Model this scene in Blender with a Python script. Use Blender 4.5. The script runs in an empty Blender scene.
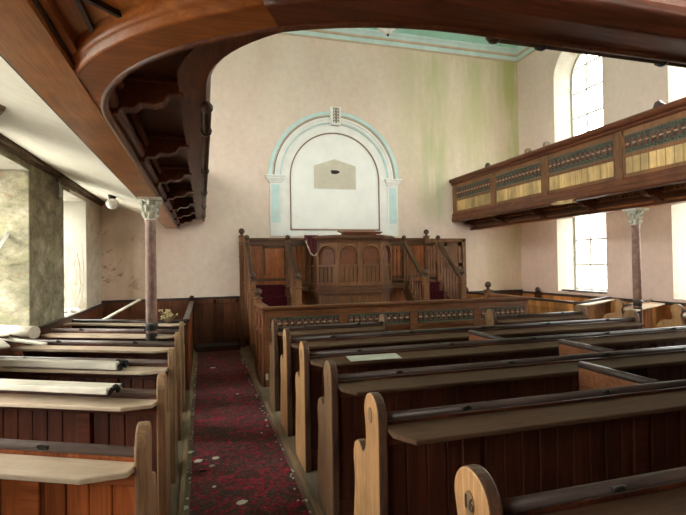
import bpy, bmesh, math, random
from mathutils import Matrix, Vector
random.seed(7)
C = bpy.context.scene.collection
SC = bpy.context.scene
PI = math.pi

# ------------------------------------------------------------------ camera
def make_camera():
    f, yaw, pitch, roll, zc = 477.7, math.radians(16.41), math.radians(.817), math.radians(-.927), 1.6
    F = Vector((math.sin(yaw)*math.cos(pitch), math.cos(yaw)*math.cos(pitch), math.sin(pitch)))
    R = Vector((math.cos(yaw), -math.sin(yaw), 0)); U = R.cross(F)
    R2 = math.cos(roll)*R + math.sin(roll)*U; U2 = -math.sin(roll)*R + math.cos(roll)*U
    cd = bpy.data.cameras.new('camera'); co = bpy.data.objects.new('camera', cd); C.objects.link(co)
    cd.sensor_fit = 'HORIZONTAL'; cd.sensor_width = 36; cd.lens = f*36/686; cd.clip_start = .02
    m = Matrix((R2, U2, -F)).transposed().to_4x4(); m.translation = Vector((0, 0, zc)); co.matrix_world = m
    SC.camera = co
make_camera()

# ------------------------------------------------------------------ world, daylight, exposure
SC.view_settings.view_transform = 'Standard'; SC.view_settings.look = 'None'
SC.view_settings.gamma = 1; SC.view_settings.use_curve_mapping = False
SC.view_settings.exposure = 0.05
SC.cycles.use_denoising = True
SC.cycles.max_bounces = 14; SC.cycles.diffuse_bounces = 10; SC.cycles.transparent_max_bounces = 16
SC.cycles.sample_clamp_indirect = 12
SKY = 20.0
def make_world():
    w = bpy.data.worlds.new('overcast_sky'); SC.world = w; w.use_nodes = True
    nt = w.node_tree; bg = nt.nodes['Background']
    tc = nt.nodes.new('ShaderNodeTexCoord'); sp = nt.nodes.new('ShaderNodeSeparateXYZ')
    mr = nt.nodes.new('ShaderNodeMapRange'); mr.inputs[1].default_value = -1; mr.inputs[2].default_value = 1
    rp = nt.nodes.new('ShaderNodeValToRGB'); e = rp.color_ramp.elements
    e[0].position = .0; e[0].color = (.30, .29, .27, 1)
    e[1].position = 1; e[1].color = (1.2, 1.25, 1.28, 1)
    a = e.new(.47); a.color = (.36, .35, .33, 1)
    a = e.new(.53); a.color = (.78, .77, .74, 1)
    a = e.new(.70); a.color = (1, 1, .98, 1)
    nt.links.new(tc.outputs['Generated'], sp.inputs[0]); nt.links.new(sp.outputs['Z'], mr.inputs[0])
    nt.links.new(mr.outputs[0], rp.inputs[0]); nt.links.new(rp.outputs[0], bg.inputs[0])
    bg.inputs[1].default_value = SKY
make_world()
XL, XR, YB, YR, ZC = -1.8, 7.35, 9.8, -2.4, 6.69      # inner faces of the room
XC = (XL+XR)/2
WT = .55                                               # wall thickness
WIN_Y = [7.93, 5.30, 2.67, .04]  # last bay: unseen windows, added to let in more light
WHALF = .65
ADDED_REAR_X = [.4, 2.775, 5.15]  # unseen rear windows, added to brighten the nave
def portal(x, y, z, sy, sz, side):
    l = bpy.data.lights.new('daylight', 'AREA'); l.shape = 'RECTANGLE'; l.size = sy; l.size_y = sz
    l.cycles.is_portal = True
    o = bpy.data.objects.new('daylight', l); C.objects.link(o); o.location = (x, y, z)
    d = Vector((1, 0, 0)) if side < 0 else Vector((-1, 0, 0))
    o.rotation_euler = d.to_track_quat('-Z', 'Z').to_euler()
    o['kind'] = 'helper'
    return o
for x_ in ADDED_REAR_X:
    portal(x_, YR-.34, 4.85, 1.6, 2.5, -1).rotation_euler = (PI/2, 0, 0)
for y_ in WIN_Y:
    for sd, x_ in ((-1, XL-WT-.02), (1, XR+WT+.02)):
        if not (sd > 0 and y_ < 1): portal(x_, y_, 1.8, 1.3, 1.75, sd)
        portal(x_, y_, 4.9, 1.3, 2.7, sd)

# ------------------------------------------------------------------ materials
def N(nt, t, **kw):
    n = nt.nodes.new(t)
    for k, v in kw.items(): setattr(n, k, v)
    return n
def newmat(name):
    m = bpy.data.materials.new(name); m.use_nodes = True
    return m, m.node_tree, m.node_tree.nodes['Principled BSDF']
def mapping(nt, scale):
    tc = N(nt, 'ShaderNodeTexCoord'); mp = N(nt, 'ShaderNodeMapping'); mp.inputs['Scale'].default_value = scale
    nt.links.new(tc.outputs['Object'], mp.inputs[0]); return mp.outputs[0], tc.outputs['Object']
def noise(nt, vec, scale, detail=4, rough=.55, dist=0):
    n = N(nt, 'ShaderNodeTexNoise'); n.inputs['Scale'].default_value = scale; n.inputs['Detail'].default_value = detail
    n.inputs['Roughness'].default_value = rough; n.inputs['Distortion'].default_value = dist
    nt.links.new(vec, n.inputs['Vector']); return n.outputs[0]
def ramp(nt, fac, stops):
    r = N(nt, 'ShaderNodeValToRGB'); e = r.color_ramp.elements
    while len(e) < len(stops): e.new(.5)
    for k, (p, c) in enumerate(stops):
        e[k].position = p; e[k].color = (c[0], c[1], c[2], 1) if not isinstance(c, (int, float)) else (c, c, c, 1)
    nt.links.new(fac, r.inputs[0]); return r.outputs[0]
def mix(nt, fac, a, b, mode='MIX'):
    m = N(nt, 'ShaderNodeMix', data_type='RGBA', blend_type=mode)
    for s, v in ((0, fac), (6, a), (7, b)):
        if isinstance(v, (int, float)): m.inputs[s].default_value = v
        elif isinstance(v, tuple): m.inputs[s].default_value = (v[0], v[1], v[2], 1)
        else: nt.links.new(v, m.inputs[s])
    return m.outputs[2]
def math_(nt, op, a, b=None):
    m = N(nt, 'ShaderNodeMath', operation=op)
    for s, v in ((0, a), (1, b)):
        if v is None: continue
        if isinstance(v, (int, float)): m.inputs[s].default_value = v
        else: nt.links.new(v, m.inputs[s])
    return m.outputs[0]
def bump(nt, b, h, strength, dist=.01):
    n = N(nt, 'ShaderNodeBump'); n.inputs['Strength'].default_value = strength; n.inputs['Distance'].default_value = dist
    nt.links.new(h, n.inputs['Height']); nt.links.new(n.outputs[0], b.inputs['Normal'])

def wood(name, dark, light, axis='x', rough=.42, board=None, dust=None, knots=True):
    """procedural timber; grain along axis; board=(axis,width) gives each plank its own tone; dust=(colour,amount)"""
    m, nt, b = newmat(name)
    s = {'x': (1.3, 16, 16), 'y': (16, 1.3, 16), 'z': (16, 16, 1.3)}[axis]
    v, oc = mapping(nt, s)
    n1 = noise(nt, v, 2.0, 7, .66, 1.4)
    n2 = noise(nt, oc, 3.0, 3)
    col = ramp(nt, n1, [(.34, dark), (.66, light)])
    col = mix(nt, 1, col, ramp(nt, n2, [(.3, .72), (.7, 1.18)]), 'MULTIPLY')
    oi = N(nt, 'ShaderNodeObjectInfo')
    col = mix(nt, 1, col, ramp(nt, oi.outputs['Random'], [(0, .85), (1, 1.15)]), 'MULTIPLY')
    if board:
        sp = N(nt, 'ShaderNodeSeparateXYZ'); nt.links.new(oc, sp.inputs[0])
        fl = math_(nt, 'FLOOR', math_(nt, 'DIVIDE', sp.outputs[{'x': 0, 'y': 1, 'z': 2}[board[0]]], board[1]))
        wn = N(nt, 'ShaderNodeTexWhiteNoise', noise_dimensions='1D'); nt.links.new(fl, wn.inputs['W'])
        col = mix(nt, 1, col, ramp(nt, wn.outputs[0], [(0, .72), (1, 1.25)]), 'MULTIPLY')
    if dust:
        nd = noise(nt, oc, 5, 5, .65)
        fac = ramp(nt, nd, [(.30, dust[1]*.55), (.65, dust[1])])
        col = mix(nt, fac, col, dust[0])
    nt.links.new(col, b.inputs['Base Color'])
    b.inputs['Roughness'].default_value = rough; b.inputs['Specular IOR Level'].default_value = .32 if rough < .8 else .12
    bump(nt, b, n1, .12, .004)
    return m
def plain(name, col, rough=.6, metal=0, var=.15, scale=8, spec=None):
    m, nt, b = newmat(name); v, oc = mapping(nt, (1, 1, 1))
    n = noise(nt, oc, scale, 4)
    c = mix(nt, 1, col, ramp(nt, n, [(.3, 1-var), (.7, 1+var)]), 'MULTIPLY')
    nt.links.new(c, b.inputs['Base Color']); b.inputs['Roughness'].default_value = rough; b.inputs['Metallic'].default_value = metal
    if spec is not None: b.inputs['Specular IOR Level'].default_value = spec
    return m
def plaster(name, col, col2, stain=None, stain_lo=.55, stain_hi=.75, rough=.9, damp=None):
    m, nt, b = newmat(name); v, oc = mapping(nt, (1, 1, .55))
    n1 = noise(nt, v, 1.1, 6, .6); n2 = noise(nt, oc, 9, 5, .7)
    c = ramp(nt, n1, [(.32, col), (.7, col2)])
    c = mix(nt, 1, c, ramp(nt, n2, [(.3, .93), (.7, 1.05)]), 'MULTIPLY')
    if stain:
        n3 = noise(nt, oc, 3.2, 5, .65)
        c = mix(nt, ramp(nt, n3, [(stain_lo, 0.), (stain_hi, .85)]), c, stain)
    if damp:
        sp = N(nt, 'ShaderNodeSeparateXYZ'); nt.links.new(oc, sp.inputs[0])
        X, Z = sp.outputs[0], sp.outputs[2]
        vs, _ = mapping(nt, (1, 1, .16)); st = noise(nt, vs, 2.4, 6, .62)
        sm = ramp(nt, st, [(.30, 0.), (.60, 1.)])
        def band(val, a, bb, c_, d):       # smooth trapezoid
            r = N(nt, 'ShaderNodeMapRange', interpolation_type='SMOOTHSTEP'); nt.links.new(val, r.inputs[0]); r.inputs[1].default_value = a; r.inputs[2].default_value = bb
            q = N(nt, 'ShaderNodeMapRange', interpolation_type='SMOOTHSTEP'); nt.links.new(val, q.inputs[0]); q.inputs[1].default_value = d; q.inputs[2].default_value = c_
            return math_(nt, 'MULTIPLY', r.outputs[0], q.outputs[0])
        bl = ramp(nt, noise(nt, oc, 3.6, 6, .7, .8), [(.54, 0.), (.61, 1.)])
        for (xa, xb, xc_, xd, za, zb, zc_, zd, colr, amt, *blotch) in damp:
            f = math_(nt, 'MULTIPLY', band(X, xa, xb, xc_, xd), band(Z, za, zb, zc_, zd))
            f = math_(nt, 'MULTIPLY', math_(nt, 'MULTIPLY', f, bl if blotch else sm), amt)
            c = mix(nt, f, c, colr)
    nt.links.new(c, b.inputs['Base Color']); b.inputs['Roughness'].default_value = rough
    bump(nt, b, n2, .18, .01)
    return m
def stone(name, plaster_from=None):
    m, nt, b = newmat(name); v, oc = mapping(nt, (1, 1, 1.8))
    vo = N(nt, 'ShaderNodeTexVoronoi', feature='SMOOTH_F1'); vo.inputs['Scale'].default_value = 4.0
    nt.links.new(v, vo.inputs['Vector'])
    n1 = noise(nt, v, 3.2, 9, .72, .5); n2 = noise(nt, oc, 16, 6, .7)
    c = ramp(nt, n1, [(.28, (.115, .095, .055)), (.45, (.27, .245, .15)), (.58, (.36, .315, .22)), (.75, (.60, .54, .42))])
    c = mix(nt, ramp(nt, noise(nt, oc, 1.3, 4), [(.5, 0.), (.7, .55)]), c, (.25, .27, .10))
    c = mix(nt, ramp(nt, noise(nt, v, 5.5, 3), [(.64, 0.), (.72, .6)]), c, (.36, .17, .08))
    vc = N(nt, 'ShaderNodeTexVoronoi'); vc.inputs['Scale'].default_value = 3.6; vc.inputs['Randomness'].default_value = .85
    vd = N(nt, 'ShaderNodeVectorMath', operation='ADD'); nc = N(nt, 'ShaderNodeTexNoise'); nc.inputs['Scale'].default_value = 6; nt.links.new(oc, nc.inputs['Vector'])
    sc_ = N(nt, 'ShaderNodeVectorMath', operation='SCALE'); sc_.inputs['Scale'].default_value = .16; nt.links.new(nc.outputs['Color'], sc_.inputs[0])
    nt.links.new(v, vd.inputs[0]); nt.links.new(sc_.outputs[0], vd.inputs[1]); nt.links.new(vd.outputs[0], vc.inputs['Vector'])
    bw = N(nt, 'ShaderNodeSeparateColor'); nt.links.new(vc.outputs['Color'], bw.inputs[0])
    c = mix(nt, 1, c, ramp(nt, bw.outputs[0], [(0, .85), (1, 1.15)]), 'MULTIPLY')
    c = mix(nt, 1, c, ramp(nt, vc.outputs['Distance'], [(.3, 1.04), (.6, .82)]), 'MULTIPLY')
    c = mix(nt, 1, c, ramp(nt, n2, [(.3, .72), (.7, 1.15)]), 'MULTIPLY')
    if plaster_from is not None:
        sp = N(nt, 'ShaderNodeSeparateXYZ'); nt.links.new(oc, sp.inputs[0])
        yy = math_(nt, 'ADD', sp.outputs[1], math_(nt, 'MULTIPLY', math_(nt, 'SUBTRACT', n1, .5), .35))
        f = ramp(nt, math_(nt, 'SUBTRACT', yy, plaster_from), [(0, 0.), (.05, 1.)])
        pc = ramp(nt, n1, [(.35, (.50, .42, .32)), (.6, (.66, .60, .50))])
        c = mix(nt, f, c, pc)
    nt.links.new(c, b.inputs['Base Color']); b.inputs['Roughness'].default_value = .95
    bump(nt, b, math_(nt, 'ADD', math_(nt, 'ADD', n1, math_(nt, 'MULTIPLY', vo.outputs[0], .6)), math_(nt, 'MULTIPLY', n2, .3)), .6, .05)
    return m
def carpet_mat():
    m, nt, b = newmat('red_patterned_carpet'); v, oc = mapping(nt, (1, 1, 1))
    vo = N(nt, 'ShaderNodeTexVoronoi'); vo.inputs['Scale'].default_value = 9; nt.links.new(oc, vo.inputs['Vector'])
    n1 = noise(nt, oc, 7.5, 7, .78, 2.0); n2 = noise(nt, oc, 45, 3, .7); n3 = noise(nt, oc, 2.5, 4)
    c = ramp(nt, n1, [(.43, (.060, .042, .036)), (.51, (.10, .030, .032)), (.575, (.38, .013, .048)), (.75, (.48, .022, .06))])
    c = mix(nt, ramp(nt, n2, [(.5, 0.), (.75, .5)]), c, (.30, .22, .18))
    c = mix(nt, ramp(nt, n3, [(.5, 0.), (.8, .3)]), c, (.16, .10, .085))
    nt.links.new(c, b.inputs['Base Color']); b.inputs['Roughness'].default_value = .95
    b.inputs['Specular IOR Level'].default_value = .15
    bump(nt, b, n2, .5, .01)
    return m
def glass_mat():
    m, nt, b = newmat('window_glass'); out = nt.nodes['Material Output']
    t = N(nt, 'ShaderNodeBsdfTransparent'); t.inputs[0].default_value = (.96, .97, .95, 1)
    g = N(nt, 'ShaderNodeBsdfGlossy'); g.inputs['Roughness'].default_value = .05
    ms = N(nt, 'ShaderNodeMixShader'); ms.inputs[0].default_value = .06
    nt.links.new(t.outputs[0], ms.inputs[1]); nt.links.new(g.outputs[0], ms.inputs[2]); nt.links.new(ms.outputs[0], out.inputs[0])
    return m

M = {}
M['pew_dark'] = wood('dark_pew_boards', (.042, .011, .006), (.105, .029, .013), 'z', .45, ('x', .1))
M['pew_dark_x'] = wood('dark_pew_rails', (.050, .012, .007), (.12, .034, .015), 'x', .42)
M['pew_red'] = wood('red_pine_boards', (.22, .048, .012), (.42, .115, .03), 'z', .42, ('x', .1))
M['pew_red_x'] = wood('red_pine_rail', (.20, .048, .014), (.38, .105, .03), 'x', .42)
M['rail'] = wood('dark_top_rail', (.040, .026, .022), (.085, .056, .048), 'x', .36)
M['ledge'] = wood('dusty_book_board', (.055, .025, .013), (.115, .055, .029), 'x', .85, None, ((.15, .095, .06), .4))
M['ledge_pale'] = wood('pale_dusty_book_board', (.24, .12, .06), (.42, .26, .15), 'x', .55, None, ((.60, .52, .40), .65))
M['end'] = wood('pine_bench_end', (.34, .165, .066), (.60, .34, .155), 'z', .42)
M['end_brown'] = wood('brown_bench_end', (.16, .085, .045), (.32, .19, .10), 'z', .4)
M['end_edge'] = wood('dark_end_edge', (.075, .036, .022), (.17, .088, .055), 'z', .42)  # darker wood on the rim faces of the bench ends
M['rail_sheen'] = wood('grey_sheen_top_rail', (.13, .095, .088), (.22, .17, .155), 'x', .36)  # window sheen on the left pew rails, put into a paler colour
M['plate'] = plain('worn_number_plate', (.26, .155, .08), .4, .2)
M['numeral'] = plain('dark_numeral', (.05, .03, .02), .5)
M['iron'] = plain('dark_iron', (.03, .028, .025), .45, .6)
M['gal'] = wood('gallery_timber', (.075, .021, .009), (.19, .060, .023), 'y', .38)
M['gal_x'] = wood('gallery_timber_cross', (.075, .021, .009), (.19, .060, .023), 'x', .38)
M['beam'] = wood('beam_board', (.34, .115, .026), (.52, .20, .055), 'y', .34)
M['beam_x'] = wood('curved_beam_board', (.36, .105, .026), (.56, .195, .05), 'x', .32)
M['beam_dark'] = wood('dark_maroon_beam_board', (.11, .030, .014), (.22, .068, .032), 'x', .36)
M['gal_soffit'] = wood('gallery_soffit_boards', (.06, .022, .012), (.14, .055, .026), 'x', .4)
M['soffit_board'] = wood('varnished_soffit_boards', (.44, .155, .032), (.66, .26, .07), 'y', .3)
M['parapet'] = wood('parapet_frame', (.13, .048, .018), (.26, .11, .042), 'y', .42)
M['pilaster'] = wood('parapet_pilaster', (.14, .056, .021), (.25, .110, .044), 'z', .45)
M['board_yellow'] = wood('yellow_pine_boards', (.46, .28, .11), (.66, .46, .21), 'z', .42, ('y', .125))
M['fret_ground'] = plain('olive_fret_ground', (.045, .040, .028), .6)
M['fret_green'] = plain('green_painted_fret', (.10, .10, .065), .55)
M['fret_red'] = plain('red_painted_fret', (.19, .060, .032), .5)
M['fret_dot'] = plain('cream_painted_boss', (.42, .31, .20), .5)
M['pulpit'] = wood('pulpit_oak', (.115, .042, .016), (.25, .105, .040), 'z', .5)
M['pulpit_panel'] = wood('pulpit_panel', (.11, .030, .012), (.21, .065, .024), 'x', .5)
M['pulpit_x'] = wood('pulpit_oak_cross', (.080, .030, .013), (.17, .070, .029), 'x', .5)
M['wains'] = wood('wainscot_boards', (.30, .078, .022), (.52, .165, .05), 'z', .5, ('x', .24))
M['wains_d'] = wood('dado_boards', (.10, .030, .014), (.21, .075, .032), 'z', .4, ('x', .2))
M['encl'] = wood('enclosure_oak', (.125, .042, .017), (.27, .105, .044), 'x', .38)
M['orange'] = wood('orange_pine_panel', (.42, .17, .05), (.60, .28, .095), 'z', .38, ('y', .11))
M['orange_d'] = wood('orange_pine_front', (.26, .12, .05), (.42, .21, .095), 'z', .4, ('x', .11))
M['floor'] = wood('dusty_floor_boards', (.11, .072, .044), (.22, .148, .092), 'y', .7, ('x', .14), ((.30, .22, .15), .5))
M['kerb'] = wood('worn_kerb_board', (.20, .125, .07), (.36, .24, .14), 'y', .65)
M['carpet'] = carpet_mat()
M['stair_carpet'] = plain('red_stair_carpet', (.050, .005, .008), .95, 0, .5, 25, .1)
pink, pink2 = (.75, .57, .48), (.82, .67, .57)
green = (.36, .38, .12)
M['wall_back'] = plaster('pink_plaster_algae', pink, pink2, None, damp=[
    (6.5, 7.1, 7.3, 8.0, 4.6, 5.7, 6.3, 6.7, (.40, .41, .08), .95),
    (6.85, 7.05, 7.34, 8.0, 5.2, 5.8, 6.25, 6.6, (.28, .31, .03), 1.0),
    (3.6, 5.2, 7.2, 8.0, 2.4, 4.2, 6.1, 7.0, (.54, .50, .27), .85),
    (6.95, 7.2, 7.4, 8.0, 1.0, 2.6, 5.0, 6.5, (.46, .46, .18), .8),
    (4.6, 4.9, 5.1, 5.4, 2.4, 2.9, 4.2, 5.4, (.46, .47, .24), .8),
    (5.5, 5.8, 7.4, 8.0, .5, .9, 2.0, 2.6, (.55, .50, .28), .5),
    (-2, -1.9, -1.2, -.4, .5, .9, 1.9, 2.7, (.52, .40, .24), .7),
    (-2, -1.9, -1.5, -.9, .8, 1.1, 2.1, 2.4, (.26, .13, .06), .8, 1)])
M['wall_right'] = plaster('cream_pink_plaster', (.77, .59, .515), (.83, .66, .58), (.58, .45, .25), .66, .8)
M['wall_left'] = stone('bare_rubble_stone', 7.6)
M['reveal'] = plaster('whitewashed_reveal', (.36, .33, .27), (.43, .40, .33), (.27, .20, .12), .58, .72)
M['soffit'] = plaster('cream_soffit_plaster', (.80, .75, .62), (.86, .81, .69), (.66, .56, .40), .64, .82)
M['ceiling'] = plain('aqua_ceiling_paint', (.42, .76, .67), .8, 0, .06, 2)
M['aqua'] = plain('aqua_moulding_paint', (.56, .71, .70), .6, 0, .08, 5)
M['tan'] = plain('tan_moulding_paint', (.58, .44, .32), .7, 0, .12, 5)
M['white'] = plain('white_moulding_paint', (.84, .82, .79), .6, 0, .06, 5)
M['panelwhite'] = plain('white_wall_panel', (.88, .86, .83), .7, 0, .04, 3)
M['bead'] = plain('brown_bead', (.22, .12, .08), .6)
M['gold'] = plain('bronze_foliage', (.22, .15, .07), .5)
M['patch'] = plaster('bare_beige_plaster', (.54, .48, .38), (.62, .56, .46))
M['black'] = plain('dark_void', (.012, .010, .009), .9)
M['frame'] = plain('flaking_white_window_paint', (.62, .60, .55), .6, 0, .2, 20)
M['glass'] = glass_mat()
M['sash'] = wood('white_painted_sash_timber', (.52, .46, .37), (.68, .63, .54), 'x', .6, None, ((.42, .36, .26), .35))
M['rot'] = wood('rotten_timber', (.10, .07, .04), (.24, .17, .11), 'y', .8)
M['handrail'] = wood('dark_oak_handrail', (.050, .026, .014), (.115, .060, .032), 'y', .42)
M['post'] = plain('flaking_red_paint', (.46, .31, .26), .5, 0, .35, 14)
M['post_dark'] = plain('dark_grey_paint', (.05, .048, .042), .5)
M['capital'] = plain('pale_green_paint', (.72, .71, .60), .6, 0, .2, 18)
M['opal'] = plain('opal_glass', (.80, .79, .74), .25)
M['drape'] = plain('crimson_velvet', (.10, .010, .018), .85, 0, .3, 10)
M['fringe'] = plain('cream_fringe', (.55, .46, .32), .9)
M['paper'] = plain('yellowed_paper', (.52, .49, .41), .8)
M['flake'] = plain('fallen_plaster', (.68, .65, .56), .9)
M['dry'] = plain('dried_petals', (.52, .42, .22), .9, 0, .4, 40)
M['stem'] = plain('dried_stems', (.25, .19, .09), .9)
M['grass'] = plain('pale_gravel_ground', (.36, .34, .31), .95, 0, .3, 1)

# ------------------------------------------------------------------ mesh helpers
class MB:
    def __init__(s): s.v = []; s.f = []; s.sm = []; s.mi = []; s.M = None; s.cur = 0
    def add(s, vs, fs, smooth=False):
        o = len(s.v)
        for p in vs:
            p = Vector(p); s.v.append(tuple(s.M @ p) if s.M is not None else tuple(p))
        for f in fs: s.f.append([i+o for i in f]); s.sm.append(smooth); s.mi.append(s.cur)
        return s
    def box(s, x0, y0, z0, x1, y1, z1):
        v = [(x, y, z) for z in (z0, z1) for y in (y0, y1) for x in (x0, x1)]
        return s.add(v, [(0, 2, 3, 1), (4, 5, 7, 6), (0, 1, 5, 4), (2, 6, 7, 3), (0, 4, 6, 2), (1, 3, 7, 5)])
    def prism(s, pts, axis, a, b, smooth=False):
        mk = {'x': lambda p, t: (t, p[0], p[1]), 'y': lambda p, t: (p[0], t, p[1]), 'z': lambda p, t: (p[0], p[1], t)}[axis]
        n = len(pts); v = [mk(p, a) for p in pts] + [mk(p, b) for p in pts]
        s.add(v, [list(range(n-1, -1, -1)), list(range(n, 2*n))])
        o = len(s.v)-2*n
        for i in range(n):
            j = (i+1) % n; s.f.append([o+i, o+j, o+n+j, o+n+i]); s.sm.append(smooth); s.mi.append(s.cur)
        return s
    def tube(s, pts, r, n=8, smooth=True):
        pts = [Vector(p) for p in pts]; vs = []; fs = []
        for i, p in enumerate(pts):
            t = (pts[min(i+1, len(pts)-1)]-pts[max(i-1, 0)]).normalized()
            u = t.cross(Vector((0, 0, 1)) if abs(t.z) < .9 else Vector((1, 0, 0))).normalized(); w = t.cross(u)
            rr = r[i] if isinstance(r, (list, tuple)) else r
            for k in range(n):
                a = 2*PI*k/n; vs.append(p+u*rr*math.cos(a)+w*rr*math.sin(a))
        for i in range(len(pts)-1):
            for k in range(n):
                fs.append((i*n+k, i*n+(k+1) % n, (i+1)*n+(k+1) % n, (i+1)*n+k))
        s.add(vs, fs, smooth); o = len(s.v)-len(vs)
        for c in (range(n-1, -1, -1), range(len(vs)-n, len(vs))):
            s.f.append([o+k for k in c]); s.sm.append(False); s.mi.append(s.cur)
        return s
    def lathe(s, prof, c=(0, 0, 0), n=16):
        vs = []; fs = []; m = len(prof)
        for r, z in prof:
            for k in range(n):
                a = 2*PI*k/n; vs.append((c[0]+r*math.cos(a), c[1]+r*math.sin(a), c[2]+z))
        for i in range(m-1):
            for k in range(n): fs.append((i*n+k, i*n+(k+1) % n, (i+1)*n+(k+1) % n, (i+1)*n+k))
        s.add(vs, fs, True); o = len(s.v)-len(vs)
        for c_ in (range(n-1, -1, -1), range(len(vs)-n, len(vs))):
            s.f.append([o+k for k in c_]); s.sm.append(False); s.mi.append(s.cur)
        return s
    def beads(s, pts, r, pitch, n=6, rmin=.25):
        """one continuous beaded cord along a polyline"""
        pts = [Vector(p) for p in pts]; cum = [0]
        for a, b in zip(pts, pts[1:]): cum.append(cum[-1]+(b-a).length)
        k = max(1, int(cum[-1]/pitch)); out = []; rad = []; st = cum[-1]/k/4; i = 0; st = cum[-1]/k/6
        for q in range(6*k+1):
            d = min(q*st, cum[-1]-1e-5)
            while i < len(cum)-2 and cum[i+1] < d: i += 1
            out.append(pts[i].lerp(pts[i+1], (d-cum[i])/max(1e-6, cum[i+1]-cum[i]))); rad.append(r*(rmin, rmin, .75, 1, .75, rmin)[q % 6])
        return s.tube(out, rad, n)
    def ball(s, c, r, n=12, sq=(1, 1, 1)):
        m = n//2; vs = []; fs = []
        for i in range(m+1):
            t = PI*i/m
            for k in range(n):
                a = 2*PI*k/n
                vs.append((c[0]+r*sq[0]*max(math.sin(t), .02)*math.cos(a), c[1]+r*sq[1]*max(math.sin(t), .02)*math.sin(a), c[2]-r*sq[2]*math.cos(t)))
        for i in range(m):
            for k in range(n): fs.append((i*n+k, i*n+(k+1) % n, (i+1)*n+(k+1) % n, (i+1)*n+k))
        return s.add(vs, fs, True)
    def ring(s, c, R, r, U, V, n=14, m=5, a0=0, a1=2*PI, RV=None):
        U, V, c = Vector(U), Vector(V), Vector(c); W = U.cross(V); full = abs(a1-a0-2*PI) < 1e-4; RV = RV or R
        vs = []; fs = []; q = n if full else n+1
        for i in range(q):
            a = a0+(a1-a0)*i/n; d = U*math.cos(a)+V*math.sin(a); p = c+U*R*math.cos(a)+V*RV*math.sin(a)
            for k in range(m):
                b = 2*PI*k/m; vs.append(p+d*r*math.cos(b)+W*r*math.sin(b))
        for i in range(n):
            for k in range(m): fs.append((i*m+k, ((i+1) % q)*m+k, ((i+1) % q)*m+(k+1) % m, i*m+(k+1) % m))
        return s.add(vs, fs, True)
    def sweep(s, frames, prof, smooth=False):
        """frames: list of (point, inward normal); prof: closed list of (d, z)"""
        n = len(prof); vs = []; fs = []
        for p, nn in frames:
            for d, z in prof: vs.append((p[0]+nn[0]*d, p[1]+nn[1]*d, z))
        for i in range(len(frames)-1):
            for k in range(n): fs.append((i*n+k, i*n+(k+1) % n, (i+1)*n+(k+1) % n, (i+1)*n+k))
        fs += [list(range(n-1, -1, -1)), list(range(len(vs)-n, len(vs)))]
        return s.add(vs, fs, smooth)
    def build(s, name, mat, parent=None, bevel=0, seg=1):
        me = bpy.data.meshes.new(name); me.from_pydata(s.v, [], s.f)
        for mm in (mat if isinstance(mat, list) else [mat]): me.materials.append(M[mm])
        me.polygons.foreach_set('use_smooth', s.sm); me.polygons.foreach_set('material_index', s.mi)
        bm = bmesh.new(); bm.from_mesh(me); bmesh.ops.recalc_face_normals(bm, faces=bm.faces); bm.to_mesh(me); bm.free()
        o = bpy.data.objects.new(name, me); C.objects.link(o)
        if parent is not None: o.parent = parent
        if bevel:
            b = o.modifiers.new('edge', 'BEVEL'); b.width = bevel; b.segments = seg; b.limit_method = 'ANGLE'; b.angle_limit = .6
        return o
def thing(name, label, cat, loc=(0, 0, 0), rz=0, group=None):
    o = bpy.data.objects.new(name, None); C.objects.link(o); o.location = loc; o.rotation_euler = (0, 0, rz)
    o.empty_display_size = .1; tag(o, label, cat, group); return o
def tag(o, label, cat, group=None):
    o['label'] = label; o['category'] = cat
    if group: o['group'] = group
    return o
def thing_structure(name):
    o = bpy.data.objects.new(name, None); C.objects.link(o); o['kind'] = 'structure'; return o
def struct(o): o['kind'] = 'structure'; return o
def boxo(name, mat, b, parent=None, bevel=0): return MB().box(*b).build(name, mat, parent, bevel)
def dup(root, label, loc, rz=None, group=None):
    r = root.copy(); C.objects.link(r); r.location = loc; r['label'] = label
    if rz is not None: r.rotation_euler = (0, 0, rz)
    for ch in list(root.children):
        c = ch.copy(); C.objects.link(c); c.parent = r
        for g in ch.children:
            d = g.copy(); C.objects.link(d); d.parent = c
    return r

# ------------------------------------------------------------------ the room
struct(boxo('floor', 'floor', (XL-.02, YR-.02, -.12, XR+.02, YB+.02, 0)))
struct(boxo('ground', 'grass', (-40, -40, -.5, 50, 50, -.35)))
def opening_list(): return [(y-WHALF, y+WHALF) for y in WIN_Y]
def side_wall(name, xi, xo, mats):
    """wall with low rectangular and tall arched window openings; material 0 wall, 1 reveal"""
    m = MB(); ys = sorted(opening_list()); a = YR-.3
    x0, x1 = min(xi, xo), max(xi, xo)
    for (p, q) in ys:
        m.box(x0, a, -.3, x1, p, ZC+.2)
        m.box(x0, p, -.3, x1, q, SILL if not (xi == XR and p < 0) else HEAD); m.box(x0, p, HEAD, x1, q, SILL2)
        pts = [(p, ZC+.2), (p, SPRING)]
        c = (p+q)/2; r = (q-p)/2
        for k in range(1, 24):
            t = PI-PI*k/24; pts.append((c+r*math.cos(t), SPRING+r*math.sin(t)))
        pts += [(q, SPRING), (q, ZC+.2)]
        # arch spandrel as quads fanned to the top edge
        arc = pts[1:-1]
        for k in range(len(arc)-1):
            (ya, za), (yb, zb) = arc[k], arc[k+1]
            m.prism([(ya, za), (yb, zb), (yb, ZC+.2), (ya, ZC+.2)], 'x', x0, x1)
        a = q
    m.box(x0, a, -.3, x1, YB+.3, ZC+.2)
    o = m.build(name, mats); me = o.data
    xin = xi
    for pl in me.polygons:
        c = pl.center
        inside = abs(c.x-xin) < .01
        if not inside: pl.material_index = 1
    return struct(o)
SILL, HEAD, SILL2, SPRING = .95, 2.68, 3.6, 5.50
M_left_wall = None
def upper_plaster():
    """left wall: rubble below, plaster above"""
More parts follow.
